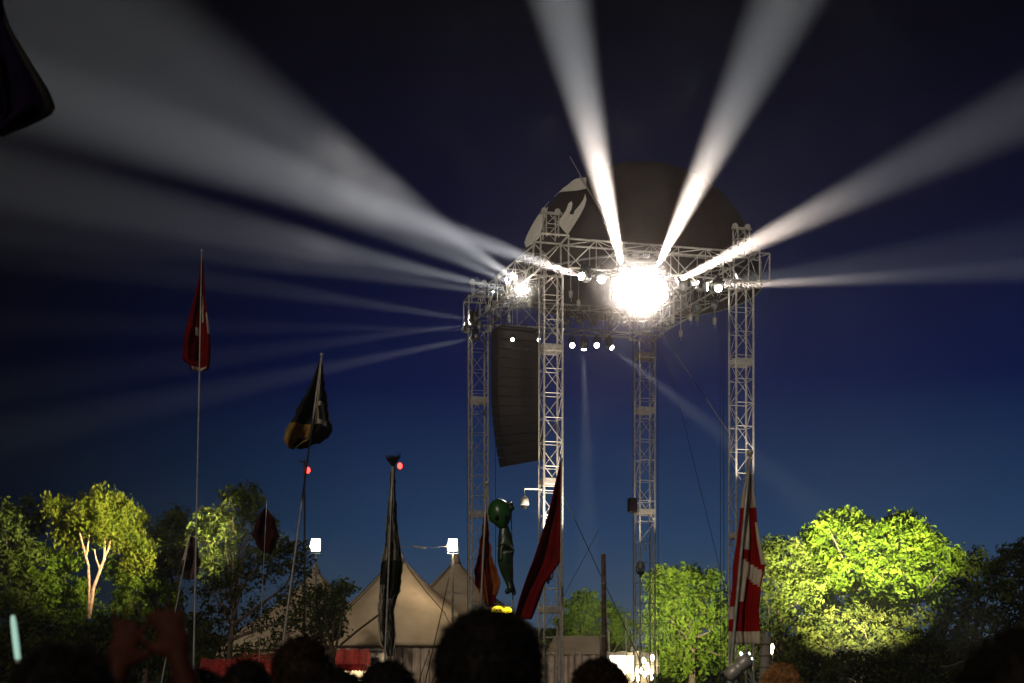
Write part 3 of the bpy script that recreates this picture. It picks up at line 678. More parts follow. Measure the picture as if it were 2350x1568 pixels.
tree('tall brightly lit birch with two pale orange forked trunks', 97, [(242, 1134, 32), (206, 1142, 26), (276, 1160, 34), (136, 1152, 26), (150, 1188, 34), (140, 1218, 24), (200, 1178, 36), (245, 1185, 44), (300, 1188, 30), (296, 1228, 40), (322, 1245, 26), (165, 1210, 30), (220, 1205, 28), (262, 1210, 34), (330, 1270, 24), (300, 1280, 26)],
     [[(205, 1420, 3.7), (205, 1352, 3.1), (203, 1300, 2.9), (196, 1272, 2.6), (187, 1240, 2.1), (181, 1214, 1.5)], [(198, 1276, 2.5), (203, 1245, 2.0), (205, 1212, 1.5)],
      [(205, 1420, 4.3), (214, 1352, 4.0), (222, 1330, 3.7), (233, 1300, 3.4), (240, 1280, 3.1), (240, 1250, 2.4), (243, 1226, 1.6)], [(238, 1284, 2.9), (250, 1258, 2.4), (254, 1236, 1.6)], [(229, 1306, 2.5), (220, 1282, 1.9), (217, 1262, 1.4)]],
     'leaf_birch', droop=.8, bark='birchbark', seed=12, leaf=.26, name='birch_tree', dens=1.25)
tree('low dark green bush below the birch and left of its trunks', 99, [(110, 1300, 46), (150, 1290, 36), (130, 1350, 52), (180, 1370, 44), (95, 1380, 50), (70, 1330, 30), (120, 1450, 80), (200, 1450, 70)], [], 'leaf', seed=13, leaf=.26)
tree('green bush right of the birch trunks, under its crown', 99, [(280, 1310, 36), (310, 1330, 40), (350, 1330, 40), (290, 1370, 46), (340, 1390, 45), (395, 1370, 34), (300, 1450, 80), (380, 1450, 60)], [], 'leaf', seed=14, leaf=.26)
tree('rounded green tree between the birch and the tall thin flag pole', 99, [(385, 1198, 28), (420, 1192, 24), (365, 1228, 32), (402, 1235, 36), (375, 1275, 40), (412, 1290, 40), (360, 1310, 34), (430, 1240, 20)], [], 'leaf_grey', seed=15)
tree('broad oak like tree right of the tall thin flag pole', 94, [(478, 1198, 26), (462, 1225, 26), (505, 1185, 26), (540, 1150, 28), (560, 1130, 26), (582, 1155, 28), (520, 1225, 40), (570, 1205, 40), (480, 1270, 38), (540, 1270, 42), (490, 1320, 34), (612, 1215, 30), (625, 1260, 34)], [], 'leaf_grey', seed=16)
tree('dark tree with gaps standing in front of the left marquee', 76, [(520, 1330, 34), (560, 1370, 38), (500, 1400, 36), (600, 1320, 34), (640, 1300, 30), (680, 1270, 34), (690, 1310, 30), (655, 1250, 22), (600, 1420, 36), (540, 1440, 34), (660, 1370, 26), (700, 1360, 26), (650, 1430, 28), (690, 1420, 36), (480, 1450, 34), (620, 1480, 24), (720, 1460, 26), (470, 1350, 30), (560, 1500, 30), (500, 1510, 30), (680, 1490, 26), (450, 1500, 30)],
     [[(525, 1680, 7), (527, 1500, 6), (535, 1420, 5), (560, 1340, 3.5), (600, 1290, 2)], [(530, 1440, 4.5), (580, 1400, 3.4), (650, 1350, 2.4), (690, 1290, 1.5)], [(529, 1470, 4), (600, 1440, 3), (700, 1420, 1.6)], [(530, 1430, 4), (500, 1380, 2.5), (480, 1340, 1.5)]], 'leaf_dark', dens=.5, seed=17, leaf=.2)
tree('low green branchy tree left of the big marquee, reaching over its edge', 78, [(745, 1365, 22), (775, 1352, 20), (800, 1350, 14), (770, 1385, 28), (740, 1405, 28), (765, 1420, 26), (735, 1440, 24), (772, 1445, 16), (720, 1385, 22)], [], 'leaf_grey', dens=1.1, seed=18, leaf=.2)
tree('clipped looking green tree just right of the rear tower', 96, [(1500, 1335, 22), (1516, 1322, 20), (1545, 1318, 20), (1575, 1316, 20), (1605, 1320, 20), (1640, 1322, 20), (1530, 1350, 34), (1580, 1350, 36), (1630, 1350, 30), (1510, 1385, 34), (1560, 1395, 42), (1620, 1390, 40), (1530, 1440, 50), (1600, 1450, 56), (1660, 1420, 40), (1500, 1420, 24), (1520, 1500, 50), (1580, 1510, 56), (1650, 1500, 50), (1700, 1510, 40), (1685, 1380, 30), (1690, 1450, 40)], [], 'leaf', seed=19, leaf=.22, dens=1.2)
tree('olive green tree just right of the red and white flag', 97, [(1762, 1248, 22), (1788, 1250, 20), (1815, 1262, 22), (1840, 1272, 20), (1770, 1285, 34), (1815, 1300, 38), (1745, 1330, 34), (1790, 1350, 48), (1850, 1340, 44), (1760, 1410, 60), (1830, 1420, 60), (1720, 1430, 50)], [], 'leaf_grey', seed=20, leaf=.22, dens=1.1)
tree('largest tree at the right, its crown brightly lit yellow green', 99, [(1888, 1204, 24), (1915, 1190, 22), (1950, 1188, 24), (1982, 1205, 22), (1868, 1240, 28), (1910, 1235, 40), (1965, 1240, 44), (2015, 1230, 30), (2040, 1212, 22), (2072, 1195, 24), (2092, 1190, 18), (2095, 1220, 30), (2060, 1250, 44), (2118, 1245, 26), (2145, 1232, 18), (2160, 1255, 20), (2130, 1280, 38), (2178, 1290, 28), (1890, 1290, 48), (1950, 1300, 54), (2020, 1310, 56), (2090, 1325, 54), (1880, 1350, 50), (1960, 1370, 60), (2050, 1380, 62), (2140, 1350, 50)], [], 'leaf', seed=21, leaf=.26, dens=1.35)
tree('dull olive tree right of the brightly lit crown', 101, [(2215, 1292, 24), (2245, 1282, 24), (2275, 1300, 22), (2190, 1320, 34), (2240, 1325, 40), (2290, 1325, 30), (2200, 1380, 50), (2260, 1385, 50), (2310, 1360, 30), (2180, 1440, 60), (2260, 1450, 60)], [], 'leaf_grey', seed=22, leaf=.24)
tree('dark tree cut by the right edge of the picture', 103, [(2322, 1275, 28), (2350, 1262, 34), (2340, 1320, 40), (2380, 1340, 60), (2330, 1400, 46), (2360, 1460, 60)], [], 'leaf_dark', seed=23)
tree('bushy dim undergrowth tree low at the right between the flag and the right edge', 95, [(1900, 1440, 50), (1970, 1450, 60), (2050, 1460, 60), (2120, 1450, 55), (1860, 1480, 60), (2000, 1510, 60), (2100, 1510, 60), (1750, 1500, 60), (2200, 1500, 60), (2300, 1510, 60)], [], 'leaf_dark', seed=24, leaf=.26, name='bush')
tree('low dark bush filling the bottom left corner', 92, [(10, 1500, 60), (100, 1510, 60), (200, 1510, 60), (300, 1510, 60), (400, 1500, 60), (450, 1450, 40), (40, 1440, 40), (250, 1460, 46), (360, 1450, 46)], [], 'leaf_dark', seed=25, leaf=.26, name='bush')
tree('hazy yellowish tree far back between the two middle towers', 112, [(1335, 1372, 22), (1360, 1385, 24), (1318, 1400, 26), (1350, 1420, 34), (1395, 1405, 24), (1420, 1420, 22), (1400, 1445, 34), (1330, 1450, 34), (1440, 1450, 30), (1300, 1430, 24)], [], 'leaf', seed=26, leaf=.26)
tree('small low dark shrub hiding the foot of the brightly lit tree', 74, [(1950, 1520, 26), (1985, 1528, 30), (2025, 1522, 30), (2065, 1530, 28), (1920, 1540, 26), (1990, 1560, 34), (2040, 1560, 34)], [], 'leaf_dark', seed=27, leaf=.2, name='bush', dens=1.5)  # shrub added to screen the haze cone of the ground floodlight
# far wood that reads as one mass
b = MB(); rs = random.Random(5); vs = []; fs = []
for _ in range(26000):
    x = rs.uniform(-62, 62); top = 5.2+1.6*noise.noise(Vector((x*.12, 0, 0)))+.8*noise.noise(Vector((x*.5, 3, 0)))
    p = Vector((x, 121+rs.uniform(-3, 3), rs.uniform(.2, 1)**.8*top)); nr = Vector((rs.gauss(0, 1), -1+rs.gauss(0, .6), rs.gauss(0, 1))).normalized()
    a = nr.cross(Vector((0, 0, 1))).normalized(); c = nr.cross(a); s_ = rs.uniform(.2, .42); o = len(vs)
    vs += [p-c*s_, p+a*s_*.7, p+c*s_, p-a*s_*.7]; fs.append((o, o+1, o+2, o+3))
b.add(vs, fs); tag(b.build('far_wood', M['leaf_dark']), 'far dark wood along the horizon behind the tents', 'wood', kind='stuff')

# ------------------------------------------------------------------ stalls and things on the field
M['stallred'] = mat('red_stall_cloth', (.5, .07, .055), .8, 0, 9, (.2, .03, .03), trans=.4)
M['bulb'] = mat('warm_bulb', (1, .9, .7), .4, emit=(1, .85, .5), es=20)
M['litpanel'] = mat('lit_stall_sign', (1, .95, .8), .5, emit=(1, .9, .66), es=5)
M['stallwhite'] = mat('stall_canvas', (.75, .68, .55), .8, 0, 2, (.6, .53, .42))
def stall(label, u, D, w, dpt, h, cloth, bulbs, panel=None, light=0):
    base = W(u, 1556+EYE*3290/D, D); t = thing('market_stall', label, 'stall', base)
    for sx in (-1, 1):
        for sy in (0, 1): b = MB(); b.tube([(sx*w/2, sy*dpt, 0), (sx*w/2, sy*dpt, h)], .04); b.build('post', M['alu_dark'], t)
    b = MB(); vs = []
    for i in range(13):
        x = -w/2-.2+(w+.4)*i/12
        for y, z in ((-.35, h-.12), (dpt*.5, h+.75), (dpt+.35, h-.12)): vs.append((x, y, z+.05*math.sin(i*1.7)))
    fs = [(i*3+k, i*3+3+k, i*3+4+k, i*3+1+k) for i in range(12) for k in (0, 1)]
    b.add(vs, fs); o = b.build('awning', cloth, t); mod(o, 'SOLIDIFY', thickness=.02)
    b = MB(); vs = []; fs = []
    for i in range(25):
        x = -w/2-.2+(w+.4)*i/24; dz = .32+.1*(i % 2); vs += [(x, -.36+.03*math.sin(i), h-.1), (x, -.38, h-.1-dz)]
        if i: fs.append((2*i-2, 2*i, 2*i+1, 2*i-1))
    b.add(vs, fs); o = b.build('valance', cloth, t); mod(o, 'SOLIDIFY', thickness=.01)
    b = MB(); b.box((0, .1, .5), (w, .5, 1.0), None, .03); b.box((0, .02, 1.03), (w+.1, .75, .05), None, .01); b.build('counter', M['wood'], t)
    b = MB(); b.box((0, dpt, h*.45), (w, .05, h*.9)); b.build('back_cloth', M['stallwhite'], t)
    if panel: b = MB(); b.box((panel[0], -.5, panel[1]), (panel[2], .08, panel[3]), None, .02); b.build('lit_sign', M['litpanel'], t)
    for x, z in bulbs: b = MB(); b.ball((x, -.42, z), .11, 8, 6, (.9, 1, 1.6)); b.build('bulb', M['bulb'], t, True)
    if light:
        l = bpy.data.lights.new('stall_light', 'POINT'); l.energy = light; l.shadow_soft_size = .25; l.color = (1, .8, .5)
        o = bpy.data.objects.new('stall_light', l); C.objects.link(o); o.parent = t; o.location = (0, dpt*.4, h-.5)
    return t
st = stall('blazing lit food stall with white awning behind the curly dark head', 1447, 78.5, 2.7, 2.2, 2.35, M['stallwhite'], [(-.3, 2.0), (.2, 1.9), (.5, 2.05), (.75, 1.85), (1.0, 2.0), (1.1, 1.7), (.9, 2.3), (.4, 1.6), (.1, 1.7), (1.15, 2.75), (.7, 2.6)], (-.5, 2.42, 1.35, .9), 90)
# floodlights added to light the trees, on the grass and the stall roof
def tree_fill_flood(x, z, label, to, e, an, col, yo=.6):
    p = Vector(st.location)+Vector((x, yo, z)); t = thing('small_floodlight', label, 'floodlight', p, None)
    b = MB(); b.box((0, 0, 0), (.32, .12, .26), None, .02); b.tube([(0, .05, -.4), (0, .05, -.1)], .02); hd = b.build('lamp_housing', M['alu_dark'], t)
    b = MB(); b.box((0, .075, 0), (.27, .02, .21), None, .005); b.build('glass', M['bulb'], hd)
    l = bpy.data.lights.new('flood_beam', 'SPOT'); l.energy = e; l.spot_size = R(an); l.spot_blend = 1; l.shadow_soft_size = .15; l.color = col
    o = bpy.data.objects.new('flood_beam', l); C.objects.link(o); o.parent = t; o.location = (0, .15, 0); o.rotation_mode = 'QUATERNION'; o.rotation_quaternion = aim(p, to)
tree_fill_flood(19.6-st.location.x, .4, 'small floodlight on a short stand on the grass, turned up to the brightly lit tree', W(1965, 1190, 98), 430000, 50, (1, .96, .52), 2.2)  # added below the view to brighten the right tree
tree_fill_flood(.2, 3.25, 'small floodlight on the food stall roof, turned to the tree behind the rear tower', W(1540, 1320, 95), 70000, 66, (1, .95, .6))
stall('dim red stall without bulb cluster, seen nearest the tall thin flag pole', 505, 74, 1.9, 2, 1.9, M['stallred'], [(-.8, 1.7)], None, 60)
stall('red stall with yellow bulbs seen under the dark tree', 596, 76, 2.4, 2, 2.2, M['stallred'], [(.1, 1.9), (.25, 2.0), (.3, 1.75), (-.15, 1.95), (.2, 1.8)], None, 110)
stall('pinkish red curtained stall against the left end of the big marquee', 795, 79, 1.9, 1.5, 2.5, M['stallred'], [], None, 160)
# yellow lamp over the large head
t = thing('festoon_lamp', 'pair of glowing yellow lamps just above the large dark head', 'lamp', W(1145, 1556+EYE*3290/60, 60))
h = zat(1397, 60); b = MB(); b.tube([(0, .1, 0), (0, .1, h+.1)], .035); b.tube([(-.1, .1, h+.1), (.55, .1, h+.1)], .02); b.build('post', M['alu_dark'], t)
M['yellow'] = mat('yellow_lamp_glass', (1, .8, .1), .4, emit=(1, .72, .02), es=6)
for x, r in ((-.05, .24), (.36, .17)): b = MB(); b.ball((x, -.05, h-.08), r, 12, 8, (1.1, .7, .8)); b.build('lamp_globe', M['yellow'], t, True)
# wooden post and small posts with a wire fence
t = thing('wooden_post', 'tall dark brown wooden post between the middle towers', 'post', W(1386, 1556+EYE*3290/58, 58))
h = zat(1271, 58); b = MB(); b.tube([(0, 0, 0), (.01, 0, h*.5), (-.02, 0, h-.04), (-.02, 0, h)], [.115, .105, .095, .07], 12); b.build('shaft', M['wood'], t, True)
b = MB(); b.lathe([(.118, -.04), (.118, .04)], (0, 0, h*.82), 12); b.lathe([(.118, -.04), (.118, .04)], (0, 0, h*.5), 12); b.build('strap', M['alu_dark'], t)
for u, v, s in ((1378, 1455, 'left beside the wooden post'), (1398, 1445, 'right beside the wooden post'), (1437, 1418, 'above the food stall'), (1317, 1490, 'between the front tower and the wooden post')):
    t = thing('tent_pole', 'thin pale pole '+s, 'pole', W(u, 1556+EYE*3290/66, 66), 'thin pale poles by the food stall')
    b = MB(); b.tube([(0, 0, 0), (0, 0, zat(v, 66))], .032, 6); b.build('shaft', M['stallwhite'], t, True)
    b = MB(); b.ball((0, 0, zat(v, 66)), .05, 8, 6); b.build('cap', M['alu'], t, True)
t = thing('small_marquee', 'low pale tent wall between the front tower and the wooden post', 'tent', W(1325, 1556+EYE*3290/78, 78))
b = MB(); vs = []; fs = []
for i in range(41):
    x = -1.6+3.2*i/40; y = .09*math.sin(i*1.35); vs += [(x, y, 0), (x, y, 2.95+.12*math.sin(i*.4))]
    if i: fs.append((2*i-2, 2*i, 2*i+1, 2*i-1))
b.add(vs, fs); o = b.build('side_wall', M['canvas_wall'], t); mod(o, 'SOLIDIFY', thickness=.02)
b = MB(); b.add([(-1.7, -.1, 2.95), (1.7, -.1, 2.95), (1.2, 2, 4.0), (-1.2, 2, 4.0), (-1.7, 4, 2.95), (1.7, 4, 2.95)], [(0, 1, 2, 3), (3, 2, 5, 4)]); o = b.build('roof', M['canvas'], t); mod(o, 'SOLIDIFY', thickness=.02)
# white cabin with a door in front of the marquee
t = thing('site_cabin', 'small white cabin with a dark window at the foot of the big marquee', 'cabin', W(850, 1556+EYE*3290/81, 81))
b = MB(); b.box((0, .9, 1.55), (1.9, 1.6, 3.1), None, .04); b.build('wall', M['stallwhite'], t)
b = MB(); b.box((0, .9, 3.2), (2.05, 1.8, .12), None, .02); b.build('roof', M['alu_dark'], t)
for x in (-.5, .25):
    b = MB(); b.box((x, .07, 2.3), (.6, .06, 1.15), None, .01); w_ = b.build('window', M['stallwhite'], t)
    b = MB(); b.box((x, .03, 2.3), (.46, .03, 1.0)); b.build('pane', M['cable'], w_)

# ------------------------------------------------------------------ green balloon figure on a pole
D = 31; base = W(1176, 1556+EYE*3290/D, D); px = D/3290
M['green'] = mat('green_balloon', (.03, .12, .025), .3, 0, 3, (.02, .08, .015), trans=.15); M['green_dark'] = mat('dark_green_balloon', (.03, .06, .02), .35, 0, 6, (.012, .025, .01), trans=.1)
t = thing('balloon_figure', 'green inflatable figure with a big head and dark eyes sagging on a pole', 'inflatable', base)
P = lambda u, v, y=0: W(u, v, D)-base+Vector((0, y, 0))
b = MB(); b.tube([(0, .1, 0), P(1177, 1300, .1), P(1172, 1150, .1)], .014, 6); b.build('pole', M['alu'], t)
me = bpy.data.meshes.new('body'); bm = bmesh.new()
chain = [(P(1156, 1200), 8), (P(1158, 1222), 11), (P(1160, 1242), 13), (P(1160, 1265), 16), (P(1158, 1290), 15), (P(1162, 1312), 10)]
legs = [[(P(1166, 1332, -.03), 6), (P(1172, 1352, -.05), 6), (P(1160, 1362, -.12), 5)], [(P(1172, 1335, .04), 5), (P(1178, 1358, .06), 5), (P(1182, 1366, 0), 4)]]
arms = [[(P(1150, 1262, -.12), 4), (P(1150, 1290, -.16), 4)], [(P(1172, 1262, .08), 4), (P(1174, 1292, .1), 4)]]
vv = [(bm.verts.new(p), r) for p, r in chain]
for a, c in zip(vv, vv[1:]): bm.edges.new((a[0], c[0]))
allv = list(vv)
for st_i, lims in ((5, legs), (2, arms)):
    for lm in lims:
        prev = vv[st_i][0]
        for p, r in lm: q = bm.verts.new(p); bm.edges.new((prev, q)); prev = q; allv.append((q, r))
bm.verts.index_update(); rad = [0]*len(bm.verts)
for q, r in allv: rad[q.index] = r*px*1.3
bm.to_mesh(me); bm.free(); o = bpy.data.objects.new('body', me); C.objects.link(o)
sk = mod(o, 'SKIN')
for i, r in enumerate(rad): me.skin_vertices[0].data[i].radius = (r, r)
me.skin_vertices[0].data[5].use_root = True
mod(o, 'SUBSURF', levels=2, render_levels=2); bake(o); o.data.materials.append(M['green_dark']); o.parent = t
b = MB(); hc = P(1148, 1182)
def hs(p): return Vector((p.x*(1+.0*p.z), p.y, p.z*(1.0 if p.z > 0 else 1.25)))*1
b.ball(hc, 28*px, 24, 16, (1.0, .9, 1.35), Matrix.Rotation(R(-14), 3, 'Y'), lambda p: Vector((p.x*(1 if p.z > -.05 else max(.35, 1+(p.z+.05)*1.9)), p.y, p.z)))
hd = b.build('head', M['green'], t, True)
for du, dv in ((-6, 8), (15, 10)):
    b = MB(); b.ball(P(1148+du, 1182+dv, -23*px+abs(du-4)*.12*px), 7*px, 12, 8, (.8, .45, 1.15), Matrix.Rotation(R(25 if du < 0 else -25), 3, 'Y')); b.build('eye', M['black'], hd, True)
for s in (0, 1):
    b = MB(); b.ball(P(1170+s*3, 1158+s*8), 8*px, 10, 8, (1, .6, 1)); b.build('ear', M['green_dark'], hd, True)

# ------------------------------------------------------------------ glow stick
M['glow'] = mat('glow_stick', (.7, 1, .9), .3, emit=(.55, .95, .78), es=.5)
D = 4.5; p, q = W(29, 1412, D), W(41, 1512, D); t = thing('glow_stick', 'pale green glow stick held up at the lower left', 'glow stick', q)
d = p-q; b = MB(); b.tube([d*-.02, d*0, d*.1, d*.5, d*.85, d*.97, d*1.0], [.005, .0085, .009, .0095, .0085, .006, .002], 12); b.build('tube', M['glow'], t, True)
b = MB(); b.tube([d*-.09, d*-.02], [.007, .009], 10); b.build('cap', M['stallwhite'], t)

# ------------------------------------------------------------------ leaning pale pole and shiny cups at the lower right
t = thing('padded_pole', 'thick pale grey leaning pole end beside the sandy head', 'pole', W(1748, 1700, 8))
q = Vector(t.location); b = MB(); p0, p1 = W(1760, 1462, 8)-q, W(1744, 1700, 8)-q
b.tube([p1.lerp(p0, k/6) for k in range(7)], [.036, .034, .033, .031, .03, .03, .027], 12)
for k in range(9): c = p1.lerp(p0, k/9+.05); b.lathe([(.036, -.006), (.0385, 0), (.036, .006)], c, 12)
b.build('padding', mat('grey_foam', (.34, .3, .25), .8, 0, 12, (.24, .2, .17)), t, True)
b = MB(); b.tube([p0, p0+(p0-p1).normalized()*.03], .018, 8); b.build('tip', M['alu_dark'], t)

# ------------------------------------------------------------------ people
def ell_loft(b, secs, n=20):
    vs = []; fs = []
    for z, rx, ry_, cx, cyy in secs:
        for k in range(n): a = 2*math.pi*k/n; vs.append((cx+rx*math.cos(a), cyy+ry_*math.sin(a), z))
    for i in range(len(secs)-1):
        for k in range(n): j = (k+1) % n; fs.append((i*n+k, i*n+j, (i+1)*n+j, (i+1)*n+k))
    fs.append(tuple(range(n-1, -1, -1))); fs.append(tuple(range((len(secs)-1)*n, len(secs)*n))); b.add(vs, fs)
def limb(b, pts, rs_):
    b.tube(pts, rs_, 12)
    for p, r in zip(pts, rs_): b.ball(p, r*1.0, 10, 8)
def hand(b, w, d, side, sp=None):
    """palm and five curled fingers; w wrist, d direction"""
    w = Vector(w); d = Vector(d).normalized(); x = Vector((side, 0, 0)); x = (x-d*x.dot(d)).normalized(); nrm = d.cross(x)*side
    rot = Matrix((x, nrm, d)).transposed()
    b.ball(w+d*.052, .05, 14, 10, (.8, .34, 1.05), rot)
    for k, (o, L_, sx) in enumerate(((-.030, .068, -.28), (-.010, .080, -.08), (.011, .076, .1), (.030, .058, .3))):
        p0 = w+d*.085+x*o; dd = (d+x*sx).normalized(); p1 = p0+dd*L_*.45; p2 = p1+(dd-nrm*.25).normalized()*L_*.35; p3 = p2+(dd-nrm*.6).normalized()*L_*.28
        b.tube([p0-dd*.02, p0, p1, p2, p3], [.0085, .0085, .0085, .0078, .006], 8); b.ball(p3, .0062, 8, 6)
    p0 = w+d*.03-x*.03; dd = (d*.6-x*.8).normalized(); b.tube([p0, p0+dd*.035, p0+dd*.055+d*.02, p0+dd*.055+d*.042], [.014, .011, .01, .007], 8)
def body_parts(arms):
    A = {}
    if arms == 'down':
        A[1] = [(.18, 0, 1.44), (.235, -.01, 1.14), (.25, .05, .88)]
    elif arms == 'up':
        A[1] = [(.18, 0, 1.46), (.16, .2, 1.63), (.085, .2, 1.88)]
    A[-1] = [(-x, y, z) for x, y, z in A[1]]
    if arms == 'up': A[-1][1] = (-.13, .22, 1.62); A[-1][2] = (-.07, .23, 1.86)
    return A
person_cache = {}
def make_meshes(arms):
    if arms in person_cache: return person_cache[arms]
    A = body_parts(arms); b = MB()
    def headshape(p):
        if p.z < 0: k = 1+p.z*3.2; p = Vector((p.x*max(.55, k), p.y*max(.7, 1+p.z*1.4)+(.012 if p.y > 0 else .02), p.z))
        return p
    b.ball((0, .01, 1.685), 1, 28, 20, (.076, .097, .115), None, headshape)
    b.ball((0, .055, 1.615), 1, 14, 10, (.048, .045, .035))                                        # jaw
    b.ball((0, .112, 1.665), 1, 10, 8, (.013, .018, .03)); b.ball((0, .122, 1.652), .013, 10, 8)   # nose
    b.ball((0, .096, 1.628), 1, 10, 6, (.027, .012, .007)); b.ball((0, .095, 1.618), 1, 10, 6, (.024, .012, .007))   # lips
    b.ball((0, .088, 1.718), 1, 12, 6, (.05, .02, .01))                                            # brow
    for s_ in (-1, 1):
        b.ball((s_*.079, .0, 1.68), 1, 10, 10, (.010, .02, .033), Matrix.Rotation(R(s_*12), 3, 'Z'))
        b.ball((s_*.031, .090, 1.695), .015, 10, 8)
    b.tube([(0, -.012, 1.40), (0, -.005, 1.50), (0, .0, 1.62)], [.075, .058, .055], 16)
    ell_loft(b, [(.86, .10, .08, 0, 0), (.90, .155, .105, 0, 0), (.98, .165, .11, 0, -.005), (1.10, .142, .098, 0, 0), (1.22, .155, .108, 0, 0), (1.34, .172, .115, 0, -.005), (1.42, .175, .10, 0, -.01), (1.47, .12, .075, 0, -.012), (1.50, .07, .06, 0, -.01)])
    for s_ in (-1, 1):
        a = A[s_]; limb(b, [Vector((s_*.14, -.005, 1.43)), Vector(a[0]), Vector(a[0]).lerp(Vector(a[1]), .4), Vector(a[1]), Vector(a[1]).lerp(Vector(a[2]), .35), Vector(a[2])], [.06, .062, .05, .041, .042, .027])
        hand(b, a[2], Vector(a[2])-Vector(a[1]), s_)
        limb(b, [Vector((s_*.09, 0, .90)), Vector((s_*.10, .005, .72)), Vector((s_*.10, .015, .49)), Vector((s_*.10, -.01, .36)), Vector((s_*.10, -.01, .09))], [.09, .082, .056, .058, .036])
        b.ball((s_*.105, .05, .045), 1, 14, 8, (.045, .12, .042)); b.ball((s_*.10, -.015, .06), .045, 10, 8)
    o = b.build('body', M['skin']); m = mod(o, 'REMESH', mode='VOXEL', voxel_size=.0095, use_smooth_shade=True); mod(o, 'SMOOTH', factor=.5, iterations=4); bake(o)
    body = o.data; bpy.data.objects.remove(o)
    b = MB(); ell_loft(b, [(.90, .172, .122, 0, 0), (.98, .178, .125, 0, -.005), (1.10, .165, .12, 0, 0), (1.22, .172, .125, 0, 0), (1.34, .188, .13, 0, -.005), (1.42, .188, .115, 0, -.01), (1.48, .13, .09, 0, -.012), (1.505, .08, .072, 0, -.01)])
    for s_ in (-1, 1):
        a = A[s_]; e = Vector(a[1]).lerp(Vector(a[2]), .85 if arms == 'down' else .12)
        limb(b, [Vector((s_*.14, -.005, 1.43)), Vector(a[0]), Vector(a[0]).lerp(Vector(a[1]), .4), Vector(a[1]), e], [.072, .074, .063, .055, .05])
    o = b.build('jacket', M['skin']); mod(o, 'REMESH', mode='VOXEL', voxel_size=.014, use_smooth_shade=True); mod(o, 'SMOOTH', factor=.5, iterations=3)
    bake(o); jk = o.data; bpy.data.objects.remove(o)
    for v in jk.vertices: v.co += v.normal*.006*noise.noise(v.co*14)
    b = MB(); ell_loft(b, [(.84, .12, .09, 0, 0), (.90, .168, .118, 0, 0), (.99, .172, .12, 0, -.005)])
    for s_ in (-1, 1): limb(b, [Vector((s_*.09, 0, .90)), Vector((s_*.10, .005, .72)), Vector((s_*.10, .012, .49)), Vector((s_*.10, -.005, .36)), Vector((s_*.10, -.005, .08))], [.1, .093, .07, .07, .06])
    o = b.build('trousers', M['skin']); mod(o, 'REMESH', mode='VOXEL', voxel_size=.014, use_smooth_shade=True); mod(o, 'SMOOTH', factor=.5, iterations=3)
    bake(o); tr = o.data; bpy.data.objects.remove(o)
    person_cache[arms] = (body, jk, tr); return person_cache[arms]
def hair_mesh(style, seed, width):
    rs = random.Random(seed); b = MB()
    def f(p):
        if p.z < -.02: p = Vector((p.x*.97, min(p.y, .02), p.z))
        if p.y > .055 and p.z < .06: p = Vector((p.x, .055, p.z))
        return p*(1+.05*noise.noise(p*18+Vector((seed, 0, 0))))
    b.ball((0, -.004, 1.70), 1, 30, 22, (.088*width, .108*width, .118), None, f)
    ns = {'short': 1500, 'curly': 1800, 'long': 1500}[style]
    for _ in range(ns):
        d = Vector((rs.gauss(0, 1), rs.gauss(0, 1), rs.gauss(.25, 1))).normalized()
        if d.y > .5 and d.z < .5: continue
        if d.z < -.45: continue
        p = Vector((0, -.004, 1.70))+Vector((d.x*.086*width, d.y*.106*width, d.z*.116)); t1 = Vector((rs.gauss(0, 1), rs.gauss(0, 1), rs.gauss(-.3, 1))).normalized(); t1 = (t1-d*t1.dot(d)*.5).normalized()
        if style == 'curly':
            l = rs.uniform(.014, .03); pts = [p+d*l*.5*math.sin(k*.9)+t1*l*.35*math.cos(k*1.6)+d*.004*k for k in range(5)]; b.tube(pts, [.0035, .004, .004, .0035, .001], 3, False)
        else:
            l = rs.uniform(.015, .032); q = p+d*l*.28+t1*l*.8; b.tube([p, p.lerp(q, .5)+d*.005, q], [.003, .0028, .0006], 3, False)
    if style == 'long':
        for _ in range(400):
            a = rs.uniform(R(150), R(390)); x = math.cos(a)*.088*width; y = math.sin(a)*.1; 
            b.tube([(x, y, 1.72), (x*1.06, y*1.06, 1.62), (x*1.05+rs.gauss(0, .01), y-.0, 1.52), (x*1.1+rs.gauss(0, .015), y+rs.gauss(0, .01), 1.42+rs.uniform(-.03, .03))], [.008, .009, .008, .002], 4, False)
    return b
M['hair_black'] = mat('black_hair', (.012, .008, .006), .7, 0, 30, (.006, .004, .003))
M['hair_brown'] = mat('dark_brown_hair', (.03, .015, .008), .7, 0, 30, (.012, .007, .004))
M['hair_sandy'] = mat('sandy_hair', (.55, .28, .11), .7, 0, 30, (.36, .17, .06))
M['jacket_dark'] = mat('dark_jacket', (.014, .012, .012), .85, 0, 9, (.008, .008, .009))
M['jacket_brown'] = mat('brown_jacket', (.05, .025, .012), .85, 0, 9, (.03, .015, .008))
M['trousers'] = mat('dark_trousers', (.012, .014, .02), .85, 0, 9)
M['skin_dim'] = mat('tanned_skin', (.16, .045, .022), .6, 0, 30, (.11, .03, .015))  # darker copy of the skin, dim light put into its colour
M['skin_dark'] = mat('dark_skin', (.07, .018, .009), .7, 0, 30, (.045, .011, .006))  # darkest skin copy, low light on the raised arms as colour
M['eye'] = mat('eye_white', (.7, .7, .68), .3, 0, 50)
